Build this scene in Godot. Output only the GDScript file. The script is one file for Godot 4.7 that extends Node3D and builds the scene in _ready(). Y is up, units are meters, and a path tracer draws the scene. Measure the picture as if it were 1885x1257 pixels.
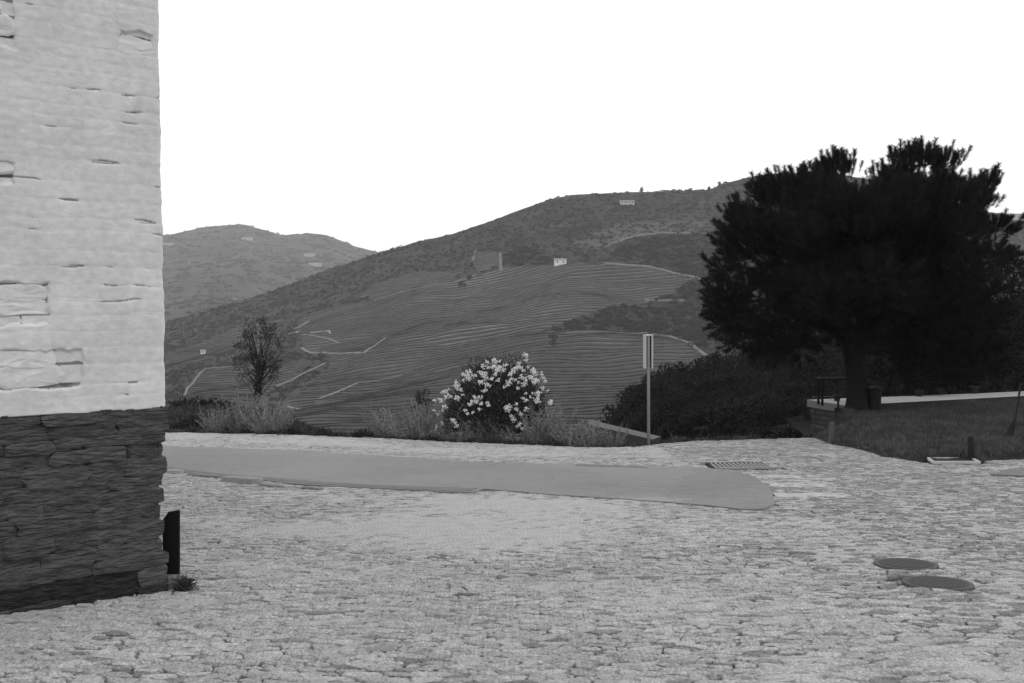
extends Node3D
# A plaza of rough schist paving above a terraced vineyard valley, black-and-white film, overcast evening.
# World: camera eye at (0, 1.65, 0) looking along -Z. "d" below is the distance along -Z.

const EYE := 1.65
const SLOPE := 0.0625            # the plaza falls away from the camera
const F := 1900.0                # focal length in pixels of the photograph

var rng := RandomNumberGenerator.new()
var nz := {}
var mats := {}

# ---------------------------------------------------------------- mesh builder
class MB:
	var p := PackedVector3Array()
	var c := PackedColorArray()
	var smooth := PackedVector3Array()
	func tri(a: Vector3, b: Vector3, d: Vector3, col: Color) -> void:      # counter-clockwise given, clockwise stored
		p.append(a); p.append(d); p.append(b)
		c.append(col); c.append(col); c.append(col)
	func quad(a: Vector3, b: Vector3, d: Vector3, e: Vector3, col: Color) -> void:
		tri(a, b, d, col); tri(a, d, e, col)
	func box(o: Vector3, sx: Vector3, sy: Vector3, sz: Vector3, col: Color, bev := 0.0) -> void:   # centre and half axes
		if bev <= 0.0:
			var q := []
			for i in 8:
				q.append(o + sx * (1.0 if i & 1 else -1.0) + sy * (1.0 if i & 2 else -1.0) + sz * (1.0 if i & 4 else -1.0))
			quad(q[1], q[3], q[7], q[5], col); quad(q[0], q[4], q[6], q[2], col)
			quad(q[2], q[6], q[7], q[3], col); quad(q[0], q[1], q[5], q[4], col)
			quad(q[4], q[5], q[7], q[6], col); quad(q[0], q[2], q[3], q[1], col)
			return
		# chamfered box: three rings along sy
		var rings := []
		for lv in [[-1.0, bev], [-1.0, 0.0], [1.0, 0.0], [1.0, bev]]:
			var yy: Vector3 = sy * lv[0]
			if lv[1] == 0.0: yy -= sy.normalized() * bev * lv[0]
			var ix: Vector3 = sx - sx.normalized() * lv[1]
			var iz: Vector3 = sz - sz.normalized() * lv[1]
			var bx := sx.normalized() * bev
			var bz := sz.normalized() * bev
			rings.append([o + yy - ix - iz + bz, o + yy - ix - iz + bx, o + yy + ix - iz - bx, o + yy + ix - iz + bz, o + yy + ix + iz - bz, o + yy + ix + iz - bx, o + yy - ix + iz + bx, o + yy - ix + iz - bz])
		for r in 3:
			for k in 8:
				var k2 := (k + 1) % 8
				quad(rings[r][k2], rings[r][k], rings[r + 1][k], rings[r + 1][k2], col)
		for k in range(1, 7):
			tri(rings[3][0], rings[3][k + 1], rings[3][k], col)
			tri(rings[0][0], rings[0][k], rings[0][k + 1], col)
	func tube(pts: Array, rad: Array, sides: int, col: Color, cap := true) -> void:
		var prev := []
		for i in pts.size():
			var dirv: Vector3 = (pts[mini(i + 1, pts.size() - 1)] - pts[maxi(i - 1, 0)]).normalized()
			var ref := Vector3.RIGHT if absf(dirv.x) < 0.8 else Vector3.FORWARD
			var a := dirv.cross(ref).normalized()
			var b := dirv.cross(a).normalized()
			var ring := []
			for k in sides:
				var th := TAU * k / sides
				ring.append(pts[i] + (a * cos(th) + b * sin(th)) * rad[i])
			if i > 0:
				for k in sides:
					var k2 := (k + 1) % sides
					quad(prev[k], prev[k2], ring[k2], ring[k], col)
			if cap and (i == 0 or i == pts.size() - 1):
				for k in range(1, sides - 1):
					if i == 0: tri(ring[0], ring[k + 1], ring[k], col)
					else: tri(ring[0], ring[k], ring[k + 1], col)
			prev = ring
	func mesh() -> ArrayMesh:
		var a := []
		a.resize(Mesh.ARRAY_MAX)
		a[Mesh.ARRAY_VERTEX] = p
		a[Mesh.ARRAY_COLOR] = c
		var m := ArrayMesh.new()
		m.add_surface_from_arrays(Mesh.PRIMITIVE_TRIANGLES, a)
		return m
	func mesh_smooth() -> ArrayMesh:
		var st := SurfaceTool.new()
		st.begin(Mesh.PRIMITIVE_TRIANGLES)
		st.set_smooth_group(0)
		for i in p.size():
			st.set_color(c[i]); st.add_vertex(p[i])
		st.index()
		st.generate_normals()
		return st.commit()

func g(v: float) -> Color:
	return Color(v, v, v)

# indexed grid; pts row-major (rows of nx), keep = optional per-cell mask; rows run away so that up-normals come out for (x, -d)
func grid_mesh(pts: PackedVector3Array, cols: PackedColorArray, nx: int, ny: int, keep := PackedByteArray(), flip := false) -> ArrayMesh:
	var nor := PackedVector3Array()
	nor.resize(pts.size())
	for j in ny:
		for i in nx:
			var l := pts[j * nx + maxi(i - 1, 0)]
			var r := pts[j * nx + mini(i + 1, nx - 1)]
			var b := pts[maxi(j - 1, 0) * nx + i]
			var t := pts[mini(j + 1, ny - 1) * nx + i]
			var n := (r - l).cross(t - b).normalized()
			nor[j * nx + i] = -n if flip else n
	var idx := PackedInt32Array()
	for j in ny - 1:
		for i in nx - 1:
			if keep.size() and not keep[j * nx + i]:
				continue
			var a := j * nx + i
			if flip:
				idx.append_array([a, a + 1, a + nx + 1, a, a + nx + 1, a + nx])
			else:
				idx.append_array([a, a + nx + 1, a + 1, a, a + nx, a + nx + 1])
	var arr := []
	arr.resize(Mesh.ARRAY_MAX)
	arr[Mesh.ARRAY_VERTEX] = pts
	arr[Mesh.ARRAY_NORMAL] = nor
	arr[Mesh.ARRAY_COLOR] = cols
	arr[Mesh.ARRAY_INDEX] = idx
	var m := ArrayMesh.new()
	m.add_surface_from_arrays(Mesh.PRIMITIVE_TRIANGLES, arr)
	return m

# ---------------------------------------------------------------- scene helpers
var used := {}
func numbered(called: String) -> String:
	if not used.has(called):
		used[called] = 0
		return called
	used[called] += 1
	return "%s_%03d" % [called, used[called]]

func tag(o: Node, label := "", category := "", group := "", kind := "") -> Node:
	if label: o.set_meta("label", label)
	if category: o.set_meta("category", category)
	if group: o.set_meta("group", group)
	if kind: o.set_meta("kind", kind)
	return o

func thing(called: String, at: Vector3, turn := 0.0) -> Node3D:
	var o := Node3D.new()
	o.name = numbered(called)
	add_child(o)
	o.position = at
	o.rotation.y = turn
	return o

func part(called: String, m: Mesh, mat: Material, parent: Node = null) -> MeshInstance3D:
	var o := MeshInstance3D.new()
	o.mesh = m
	o.material_override = mat
	if parent == null:
		o.name = numbered(called)
		add_child(o)
	else:
		o.name = called
		parent.add_child(o, true)
	return o

func copies(called: String, m: Mesh, mat: Material, xf: Array, cols: Array, parent: Node = null) -> MultiMeshInstance3D:
	var mm := MultiMesh.new()
	mm.transform_format = MultiMesh.TRANSFORM_3D
	mm.use_colors = cols.size() > 0
	mm.mesh = m
	mm.instance_count = xf.size()
	for i in xf.size():
		mm.set_instance_transform(i, xf[i])
		if cols.size(): mm.set_instance_color(i, cols[i])
	var o := MultiMeshInstance3D.new()
	o.multimesh = mm
	o.material_override = mat
	if parent == null:
		o.name = numbered(called)
		add_child(o)
	else:
		o.name = called
		parent.add_child(o, true)
	return o

func noise(called: String, freq: float, oct := 3, type := FastNoiseLite.TYPE_SIMPLEX_SMOOTH) -> FastNoiseLite:
	var n := FastNoiseLite.new()
	n.seed = 11 + nz.size() * 7
	n.noise_type = type
	n.frequency = freq
	n.fractal_octaves = oct
	nz[called] = n
	return n

func noise_tex(freq: float, oct: int, size := 512, lo := 0.0, hi := 1.0, sd := 3) -> NoiseTexture2D:
	var t := NoiseTexture2D.new()
	t.width = size
	t.height = size
	t.seamless = true
	var n := FastNoiseLite.new()
	n.seed = sd
	n.noise_type = FastNoiseLite.TYPE_SIMPLEX_SMOOTH
	n.frequency = freq
	n.fractal_octaves = oct
	t.noise = n
	var gr := Gradient.new()
	gr.set_color(0, g(lo))
	gr.set_color(1, g(hi))
	t.color_ramp = gr
	return t

func mat(called: String, rough := 0.95, tex: Texture2D = null, tscale := 1.0, bump: Texture2D = null, bump_cm := 0.0, spec := 0.3) -> StandardMaterial3D:
	var m := StandardMaterial3D.new()
	m.resource_name = called
	m.vertex_color_use_as_albedo = true
	m.roughness = rough
	m.metallic_specular = spec
	m.cull_mode = BaseMaterial3D.CULL_DISABLED
	if tex or bump:
		m.uv1_triplanar = true
		m.uv1_world_triplanar = true
		m.uv1_scale = Vector3.ONE * tscale
	if tex:
		m.albedo_texture = tex
	if bump:
		m.heightmap_enabled = true
		m.heightmap_texture = bump
		m.heightmap_scale = bump_cm
	mats[called] = m
	return m

func lerp_table(tab: Array, u: float) -> float:
	if u <= tab[0][0]: return tab[0][1]
	for i in range(1, tab.size()):
		if u <= tab[i][0]:
			return lerpf(tab[i - 1][1], tab[i][1], (u - tab[i - 1][0]) / (tab[i][0] - tab[i - 1][0]))
	return tab[-1][1]

func smoothstep_(a: float, b: float, v: float) -> float:
	return smoothstep(a, b, v)

func V2(list: Array) -> PackedVector2Array:
	var o := PackedVector2Array()
	for q in list: o.append(Vector2(q[0], q[1]))
	return o

func seg_dist(q: Vector2, poly: PackedVector2Array, closed := true) -> float:
	var best := 1e9
	for i in range(0 if closed else 1, poly.size()):
		best = minf(best, q.distance_squared_to(Geometry2D.get_closest_point_to_segment(q, poly[i - 1], poly[i])))
	return sqrt(best)

# ---------------------------------------------------------------- the lie of the land, in (x, d)
const EDGE := [[-24, 29.5], [-11.21, 28.2], [-9.11, 26.97], [-6.87, 26.3], [-4.62, 25.4], [-1.11, 23.2], [0.68, 22.35], [1.78, 21.7], [2.62, 21.75], [3.3, 22.9], [4.2, 23.9], [5.89, 24.4], [7.24, 24.64]]
const LAWN := [[7.24, 24.64], [7.02, 23.0], [7.12, 21.0], [7.05, 19.5], [7.3, 18.65], [7.83, 18.75], [8.4, 18.5], [9.36, 18.9], [12.0, 19.3], [24.0, 19.8]]
const ROAD := [[-13.0, 26.2], [-9.19, 23.53], [-7.5, 22.19], [-4.28, 20.73], [-0.89, 18.4], [0.54, 17.75], [2.25, 17.2], [3.0, 17.15], [3.4, 16.85], [3.62, 16.3], [3.66, 15.6], [3.58, 14.7], [3.42, 13.56], [3.2, 12.6], [2.98, 12.14], [2.7, 12.1], [2.35, 12.45], [1.75, 12.89], [1.5, 13.02], [0.41, 13.44], [-0.36, 13.95], [-0.5, 13.62], [-0.66, 13.52], [-1.8, 14.17], [-2.94, 14.63], [-4.53, 15.89], [-5.84, 17.1], [-7.15, 18.31], [-13.0, 22.6]]
# skyline of the main hill and of the far hill: bearing x/d against slope y/d
const RIDGE := [[-0.417, -0.042], [-0.3326, -0.0168], [-0.2589, 0.0037], [-0.2221, 0.0168], [-0.18, 0.0332], [-0.1274, 0.0495], [-0.0958, 0.0595], [-0.0589, 0.0674], [-0.0221, 0.08], [0.0095, 0.0921], [0.0358, 0.1016], [0.0621, 0.1063], [0.1095, 0.1084], [0.1463, 0.1095], [0.1884, 0.1105], [0.2095, 0.1184], [0.2411, 0.1253], [0.2937, 0.1289], [0.3463, 0.1211], [0.3989, 0.1053], [0.4516, 0.0905], [0.4963, 0.0853], [0.6621, 0.0684]]
const FAR_RIDGE := [[-0.7, 0.055], [-0.39, 0.0632], [-0.3326, 0.0674], [-0.2958, 0.0747], [-0.2616, 0.0784], [-0.2432, 0.0737], [-0.2195, 0.0668], [-0.1958, 0.0689], [-0.18, 0.0674], [-0.1537, 0.0568], [-0.1274, 0.0505], [-0.075, 0.042], [0.1, 0.03], [0.7, 0.03]]
const SPUR := [[0.05, -0.16], [0.09, -0.14], [0.11, -0.118], [0.124, -0.094], [0.14, -0.08], [0.19, -0.07], [0.24, -0.057], [0.29, -0.042], [0.4, -0.026], [0.5, -0.005], [0.7, 0.01]]

var plaza_poly: PackedVector2Array
var road_poly: PackedVector2Array
var lawn_poly: PackedVector2Array

func plane(d: float) -> float:
	return -SLOPE * d

func plaza_y(x: float, d: float) -> float:
	return plane(d) + 0.035 * nz.roll.get_noise_2d(x, d)

func hill_y(x: float, d: float) -> float:
	var t := x / d
	var top := lerp_table(RIDGE, t)
	var s := (d - 250.0) / 550.0
	if d <= 800.0:
		var q := maxf(s, 0.0)
		var e := -0.15 + (top + 0.15) * pow(q, 0.85)
		return EYE + e * d + 4.5 * sin(PI * clampf(q, 0, 1)) * nz.hill.get_noise_2d(x, d) + 0.5 * nz.roll.get_noise_2d(x * 0.2, d * 0.2)
	return EYE + top * 800.0 - (d - 800.0) * 0.22 + 2.0 * nz.hill.get_noise_2d(x, d)

func far_y(x: float, d: float) -> float:
	var t := x / d
	var top := lerp_table(FAR_RIDGE, t)
	var s := (d - 1000.0) / 1400.0
	var n: float = nz.hill.get_noise_2d(x * 0.32, d * 0.32)
	if d <= 2400.0:
		return EYE + (-0.03 + (top + 0.03) * s) * d + 30.0 * sin(PI * clampf(s, 0, 1)) * n
	return EYE + top * 2400.0 - (d - 2400.0) * 0.25 + 4.0 * n

func land_y(x: float, d: float) -> float:
	if d >= 250.0:
		return hill_y(x, d)
	var q := Vector2(x, d)
	if d < 30.5 and Geometry2D.is_point_in_polygon(q, plaza_poly):
		var b := seg_dist(q, plaza_poly)
		return plane(d) - lerpf(0.02, 0.16, smoothstep(0.0, 0.35, b))
	var n: float = nz.roll.get_noise_2d(x * 1.3, d * 1.3)
	var t := x / d
	# the lawn, level while the plaza sinks past it; its left side stops at the terrace wall
	if x > 7.0 and d > 18.0 and d < 60.0:
		var b := seg_dist(q, V2_lawn, false)
		var y := lerpf(plane(d), -1.2, smoothstep(0.0, 1.3, b)) + 0.05 * n + 0.12 * smoothstep(0.0, 0.12, b)
		y -= maxf(0.0, d - 33.0) * 0.15 + 0.3 * smoothstep(27.2, 28.6, d - 0.35 * (x - 9.0))
		if d > 24.6:
			var side := x - (7.3 + (d - 24.6) * 0.31)
			y = lerpf(y, plane(d) - 0.45 - (d - 24.6) * 0.12, smoothstep(0.75, -0.35, side))
		return y
	var ed := lerp_table(EDGE, x)
	var dd := maxf(0.0, d - ed)
	var first := lerpf(0.07, 0.17, smoothstep(-0.25, -0.14, t))
	var y0 := plane(ed) - 0.03 - first * minf(dd, 19.0) - 0.28 * maxf(0.0, dd - 19.0) + 0.12 * n * smoothstep(0.0, 2.0, dd)
	y0 = maxf(y0, EYE - 0.158 * d)
	var sp := lerp_table(SPUR, t)
	if sp > -0.158 and d > 34.0:
		var e := lerpf(-0.15, sp, smoothstep(34.0, 95.0, d))
		var ys := EYE + e * d
		if d > 95.0:
			ys = EYE + sp * 95.0 - (d - 95.0) * 0.35
		y0 = maxf(y0, ys)
	return y0

var V2_lawn: PackedVector2Array

# ---------------------------------------------------------------- build
func _ready() -> void:
	rng.seed = 4211
	camera_and_light()
	noises_and_materials()
	plaza_poly = V2([[-24, -12]] + EDGE + LAWN.slice(1) + [[24, -12]])
	road_poly = V2(ROAD)
	V2_lawn = V2(LAWN)
	for c in [[3.34, 8.75], [3.27, 7.93]]:
		var ring := PackedVector2Array()
		for k in 16: ring.append(Vector2(c[0] + cos(TAU * k / 16.0) * 0.275, c[1] + sin(TAU * k / 16.0) * 0.275))
		holes.append(ring)
	holes.append(V2([[3.3, 16.95], [4.5, 16.95], [4.5, 18.1], [3.3, 18.1]]))
	holes.append(V2([[7.3, 17.9], [8.4, 17.9], [8.4, 18.85], [7.3, 18.85]]))
	land()
	rng.seed = 9001; paving()
	rng.seed = 9018; road()
	rng.seed = 9035; house()
	rng.seed = 9052; vineyards()
	rng.seed = 9069; terrace()
	rng.seed = 9086; trees()
	rng.seed = 9103; oleander()
	rng.seed = 9120; verge_plants()
	rng.seed = 9137; small_things()
	rng.seed = 9154; far_things()

func camera_and_light() -> void:
	var cam := Camera3D.new()
	cam.name = "camera"
	cam.projection = Camera3D.PROJECTION_FRUSTUM
	cam.near = 0.1
	cam.far = 6000.0
	cam.size = 0.1 * 1257.0 / F
	cam.frustum_offset = Vector2(0.0, -0.1 * 68.5 / F)
	cam.position = Vector3(0, EYE, 0)
	add_child(cam)
	cam.current = true
	var sky := ProceduralSkyMaterial.new()
	sky.sky_top_color = Color(1, 1, 1)
	sky.sky_horizon_color = Color(1, 1, 1)
	sky.ground_bottom_color = Color(0.4, 0.4, 0.4)
	sky.ground_horizon_color = Color(0.5, 0.5, 0.5)
	var e := Environment.new()
	e.background_mode = Environment.BG_SKY
	e.sky = Sky.new()
	e.sky.sky_material = sky
	e.background_energy_multiplier = 1.08
	e.tonemap_mode = Environment.TONE_MAPPER_LINEAR
	e.tonemap_exposure = 1.3
	e.fog_enabled = true
	e.fog_light_color = Color(0.95, 0.95, 0.95)
	e.fog_density = 0.00019
	e.sdfgi_enabled = true
	e.ssao_enabled = true
	e.ssil_enabled = true
	var we := WorldEnvironment.new()
	we.environment = e
	add_child(we)
	var sun := DirectionalLight3D.new()
	sun.name = "sun"
	sun.light_energy = 0.15
	sun.light_angular_distance = 30.0
	sun.light_color = Color(1, 1, 1)
	sun.shadow_enabled = true
	add_child(sun)
	sun.look_at_from_position(Vector3.ZERO, Vector3(0.55, -1.0, 0.1), Vector3.UP)

func noises_and_materials() -> void:
	noise("roll", 0.16, 3)
	noise("hill", 0.009, 3)
	noise("dust", 0.33, 4)
	noise("fine", 2.2, 3)
	noise("patch", 0.02, 4)
	noise("coat", 1.6, 4)
	noise("crack", 1.1, 2)
	noise("grain", 14.0, 2)
	var speckle := noise_tex(0.09, 5, 1024, 0.72, 1.0, 5)
	var soft := noise_tex(0.02, 5, 1024, 0.86, 1.0, 8)
	var rough := noise_tex(0.05, 6, 1024, 0.0, 1.0, 21)
	mat("stone", 0.95, noise_tex(0.09, 4, 1024, 0.55, 1.0, 41), 0.45, rough, 2.0)
	mat("dust", 0.98, noise_tex(0.1, 4, 1024, 0.6, 1.0, 43), 0.4, rough, 2.2)
	mat("asphalt", 0.95, noise_tex(0.28, 2, 1024, 0.62, 1.0, 9), 0.14, noise_tex(0.35, 2, 1024, 0.0, 1.0, 10), 0.5)
	mat("wash", 0.95, soft, 0.7, rough, 0.15)
	mat("wall_stone", 0.92, noise_tex(0.018, 6, 1024, 0.5, 1.0, 51), 2.3, noise_tex(0.03, 6, 1024, 0.0, 1.0, 52), 1.6)
	mats.wall_stone.uv1_scale = Vector3(0.4, 1.1, 0.4)
	mats.wall_stone.heightmap_scale = 3.5
	mat("soil", 1.0, noise_tex(0.03, 6, 1024, 0.55, 1.0, 31), 0.05)
	mat("leaf", 0.75, null, 1, null, 0, 0.2)
	mat("needle", 0.9, null, 1, null, 0, 0.1)
	mat("bark", 0.98, speckle, 3.0, rough, 2.5)
	mat("petal", 0.8)
	mats.petal.backlight_enabled = true
	mats.petal.backlight = Color(0.4, 0.4, 0.4)
	mat("paint", 0.6, soft, 3.0)
	mat("steel", 0.6, speckle, 5.0)
	mat("concrete", 0.95, speckle, 0.9, rough, 0.4)
	mat("iron", 0.55, speckle, 6.0, rough, 0.3)
	mat("timber", 0.9, speckle, 4.0, rough, 0.8)

# ---------------------------------------------------------------- terrain sheets
func in_any(q: Vector2, list: Array) -> bool:
	for poly in list:
		if Geometry2D.is_point_in_polygon(q, poly): return true
	return false

var vine_polys := []
var scrub_polys := []
var PALE := PackedVector2Array([Vector2(40, 690), Vector2(75, 725), Vector2(140, 725), Vector2(131, 698), Vector2(102, 702), Vector2(75, 690), Vector2(56, 668)])

func land() -> void:
	var main := [[-137, 681], [-106, 664], [-83, 655], [-59, 660], [-38, 657], [-6, 667], [30, 642], [56, 631], [84, 622], [106, 595], [84, 556], [71, 551], [41, 524], [15, 496], [63, 484], [72, 472], [80, 425], [59, 410], [48, 381], [40, 339], [29, 306], [16, 275], [-41, 280], [-71, 290], [-89, 383], [-92, 457], [-87, 514], [-113, 561], [-130, 623]]
	vine_polys = [V2(main), V2([[-141, 432], [-154, 490], [-162, 545], [-123, 527], [-106, 526], [-102, 480], [-108, 466], [-97, 399], [-110, 386]]),
		V2([[-101, 679], [-95, 713], [-60, 709], [-33, 679], [-39, 662], [-60, 664], [-84, 660]]), V2([[-27, 694], [-25, 732], [-7, 706], [-6, 673], [-22, 667]]),
		V2([[-190, 560], [-150, 620], [-140, 680], [-190, 700], [-230, 640]])]
	scrub_polys = [V2([[58, 652], [77, 673], [101, 691], [160, 700], [160, 600], [109, 598], [85, 627]]), V2([[74, 557], [89, 587], [109, 595], [200, 580], [150, 427], [79, 445], [72, 474], [15, 496], [33, 525], [50, 539], [68, 539], [87, 529]]),
		V2([[-108, 560], [-103, 541], [-82, 519], [-73, 510], [-67, 537], [-94, 552]]), V2([[-74, 692], [-60, 701], [-36, 673], [-39, 662], [-60, 665]]), V2([[-6, 656], [-4, 696], [16, 699], [23, 653], [20, 644]])]
	# near ground: everything from behind the camera to the brow of the valley
	var xs := []
	var x := -110.0
	while x <= 110.0:
		xs.append(x)
		x += 0.22 if x > -16.0 and x < 19.0 else 2.0
	var ds := []
	var d := -40.0
	while d <= 62.0:
		ds.append(d)
		d += 4.0 if d < 14.0 else (0.22 if d < 36.0 else 0.6)
	var pts := PackedVector3Array()
	var cols := PackedColorArray()
	for dv in ds:
		for xv in xs:
			pts.append(Vector3(xv, land_y(xv, maxf(dv, -40.0)), -dv))
			var v: float = 0.042 + 0.02 * nz.dust.get_noise_2d(xv, dv)
			cols.append(g(v))
	tag(part("ground", grid_mesh(pts, cols, xs.size(), ds.size()), mats.soil), "", "", "", "structure")
	# hillside: a fan of fields from the brow across the valley to the ridge
	pts = PackedVector3Array(); cols = PackedColorArray()
	var nx := 460
	ds = []
	d = 57.0
	while d < 1100.0:
		ds.append(d)
		d += 3.0 if d < 250.0 else (4.0 if d < 800.0 else 25.0)
	for dv in ds:
		for i in nx:
			var t := -0.95 + 1.9 * i / (nx - 1.0)
			var xv: float = t * (dv + 20.0)
			var yv := land_y(xv, dv) - (0.25 if dv < 61.5 else 0.0)
			pts.append(Vector3(xv, yv, -dv))
			cols.append(g(hill_tone(xv, dv)))
	tag(part("hillside", grid_mesh(pts, cols, nx, ds.size()), mats.soil), "", "", "", "structure")
	pts = PackedVector3Array(); cols = PackedColorArray()
	ds = []
	d = 900.0
	while d < 3000.0:
		ds.append(d)
		d += 16.0 if d < 2450.0 else 60.0
	nx = 260
	for dv in ds:
		for i in nx:
			var t := -1.05 + 1.7 * i / (nx - 1.0)
			var xv: float = t * dv
			pts.append(Vector3(xv, far_y(xv, dv), -dv))
			var v: float = 0.075 + 0.05 * nz.patch.get_noise_2d(xv * 0.5, dv * 0.5) + 0.02 * nz.patch.get_noise_2d(xv * 3.0, dv * 3.0)
			cols.append(g(maxf(0.03, v)))
	tag(part("far_hill", grid_mesh(pts, cols, nx, ds.size()), mats.soil), "", "", "", "structure")

func hill_tone(x: float, d: float) -> float:
	var q := Vector2(x, d)
	var n: float = nz.patch.get_noise_2d(x, d)
	var n2: float = nz.patch.get_noise_2d(x * 6.0, d * 6.0)
	if d < 240.0:
		return 0.035 + 0.015 * n2
	if in_any(q, vine_polys):
		return 0.06 + 0.025 * n + 0.025 * n2
	if Geometry2D.is_point_in_polygon(q, PALE):
		return 0.11 + 0.04 * n2
	if in_any(q, scrub_polys):
		return 0.035 + 0.02 * n2
	return 0.045 + 0.035 * n + 0.025 * n2

# ---------------------------------------------------------------- paving
func rnd(a: float, b: float) -> float:
	return rng.randf_range(a, b)

func clip_poly(poly: PackedVector2Array, m: Vector2, n: Vector2) -> PackedVector2Array:   # keep the side where (p-m).n < 0
	var out := PackedVector2Array()
	var k := poly.size()
	for i in k:
		var a := poly[i]
		var b := poly[(i + 1) % k]
		var da := (a - m).dot(n)
		var db := (b - m).dot(n)
		if da <= 0.0: out.append(a)
		if (da < 0.0 and db > 0.0) or (da > 0.0 and db < 0.0):
			out.append(a.lerp(b, da / (da - db)))
	return out

# a dressed-by-hand stone: outline (metres, x right, y away), domed worn top, rounded arris, skirt down into the bed
func stone_into(mb: MB, outline: PackedVector2Array, y_of: Callable, rise: float, tilt: Vector2, bevel: float, depth: float, col: Color, rough := 0.0) -> void:
	var cen := Vector2.ZERO
	for q in outline: cen += q
	cen /= outline.size()
	var top := []
	var mid := []
	var low := []
	var y0: float = y_of.call(cen.x, cen.y)
	for q in outline:
		var r := q - cen
		var inn := cen + r * maxf(0.55, 1.0 - bevel / maxf(r.length(), 0.001))
		var yt: float = y0 + rise + r.dot(tilt) - SLOPE * r.y
		top.append(Vector3(inn.x, yt, -inn.y))
		mid.append(Vector3(q.x, yt - bevel * 0.7, -q.y))
		low.append(Vector3(q.x, yt - depth, -q.y))
	var apex := Vector3(cen.x, y0 + rise + bevel * 0.18 + rnd(-rough, rough), -cen.y)
	var k := outline.size()
	var inner := []
	if rough > 0.0:                      # a cleft top: an inner ring of uneven height
		for i in k:
			var q: Vector3 = apex.lerp(top[i], rnd(0.45, 0.7))
			inner.append(q + Vector3(0, rnd(-rough, rough), 0))
			top[i].y += rnd(-rough, rough) * 0.6
	for i in k:
		var j := (i + 1) % k
		if rough > 0.0:
			mb.tri(apex, inner[i], inner[j], col)
			mb.quad(inner[i], top[i], top[j], inner[j], col)
		else:
			mb.tri(apex, top[i], top[j], col)
		mb.quad(top[i], mid[i], mid[j], top[j], col)
		mb.quad(mid[i], low[i], low[j], mid[j], col)

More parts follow.
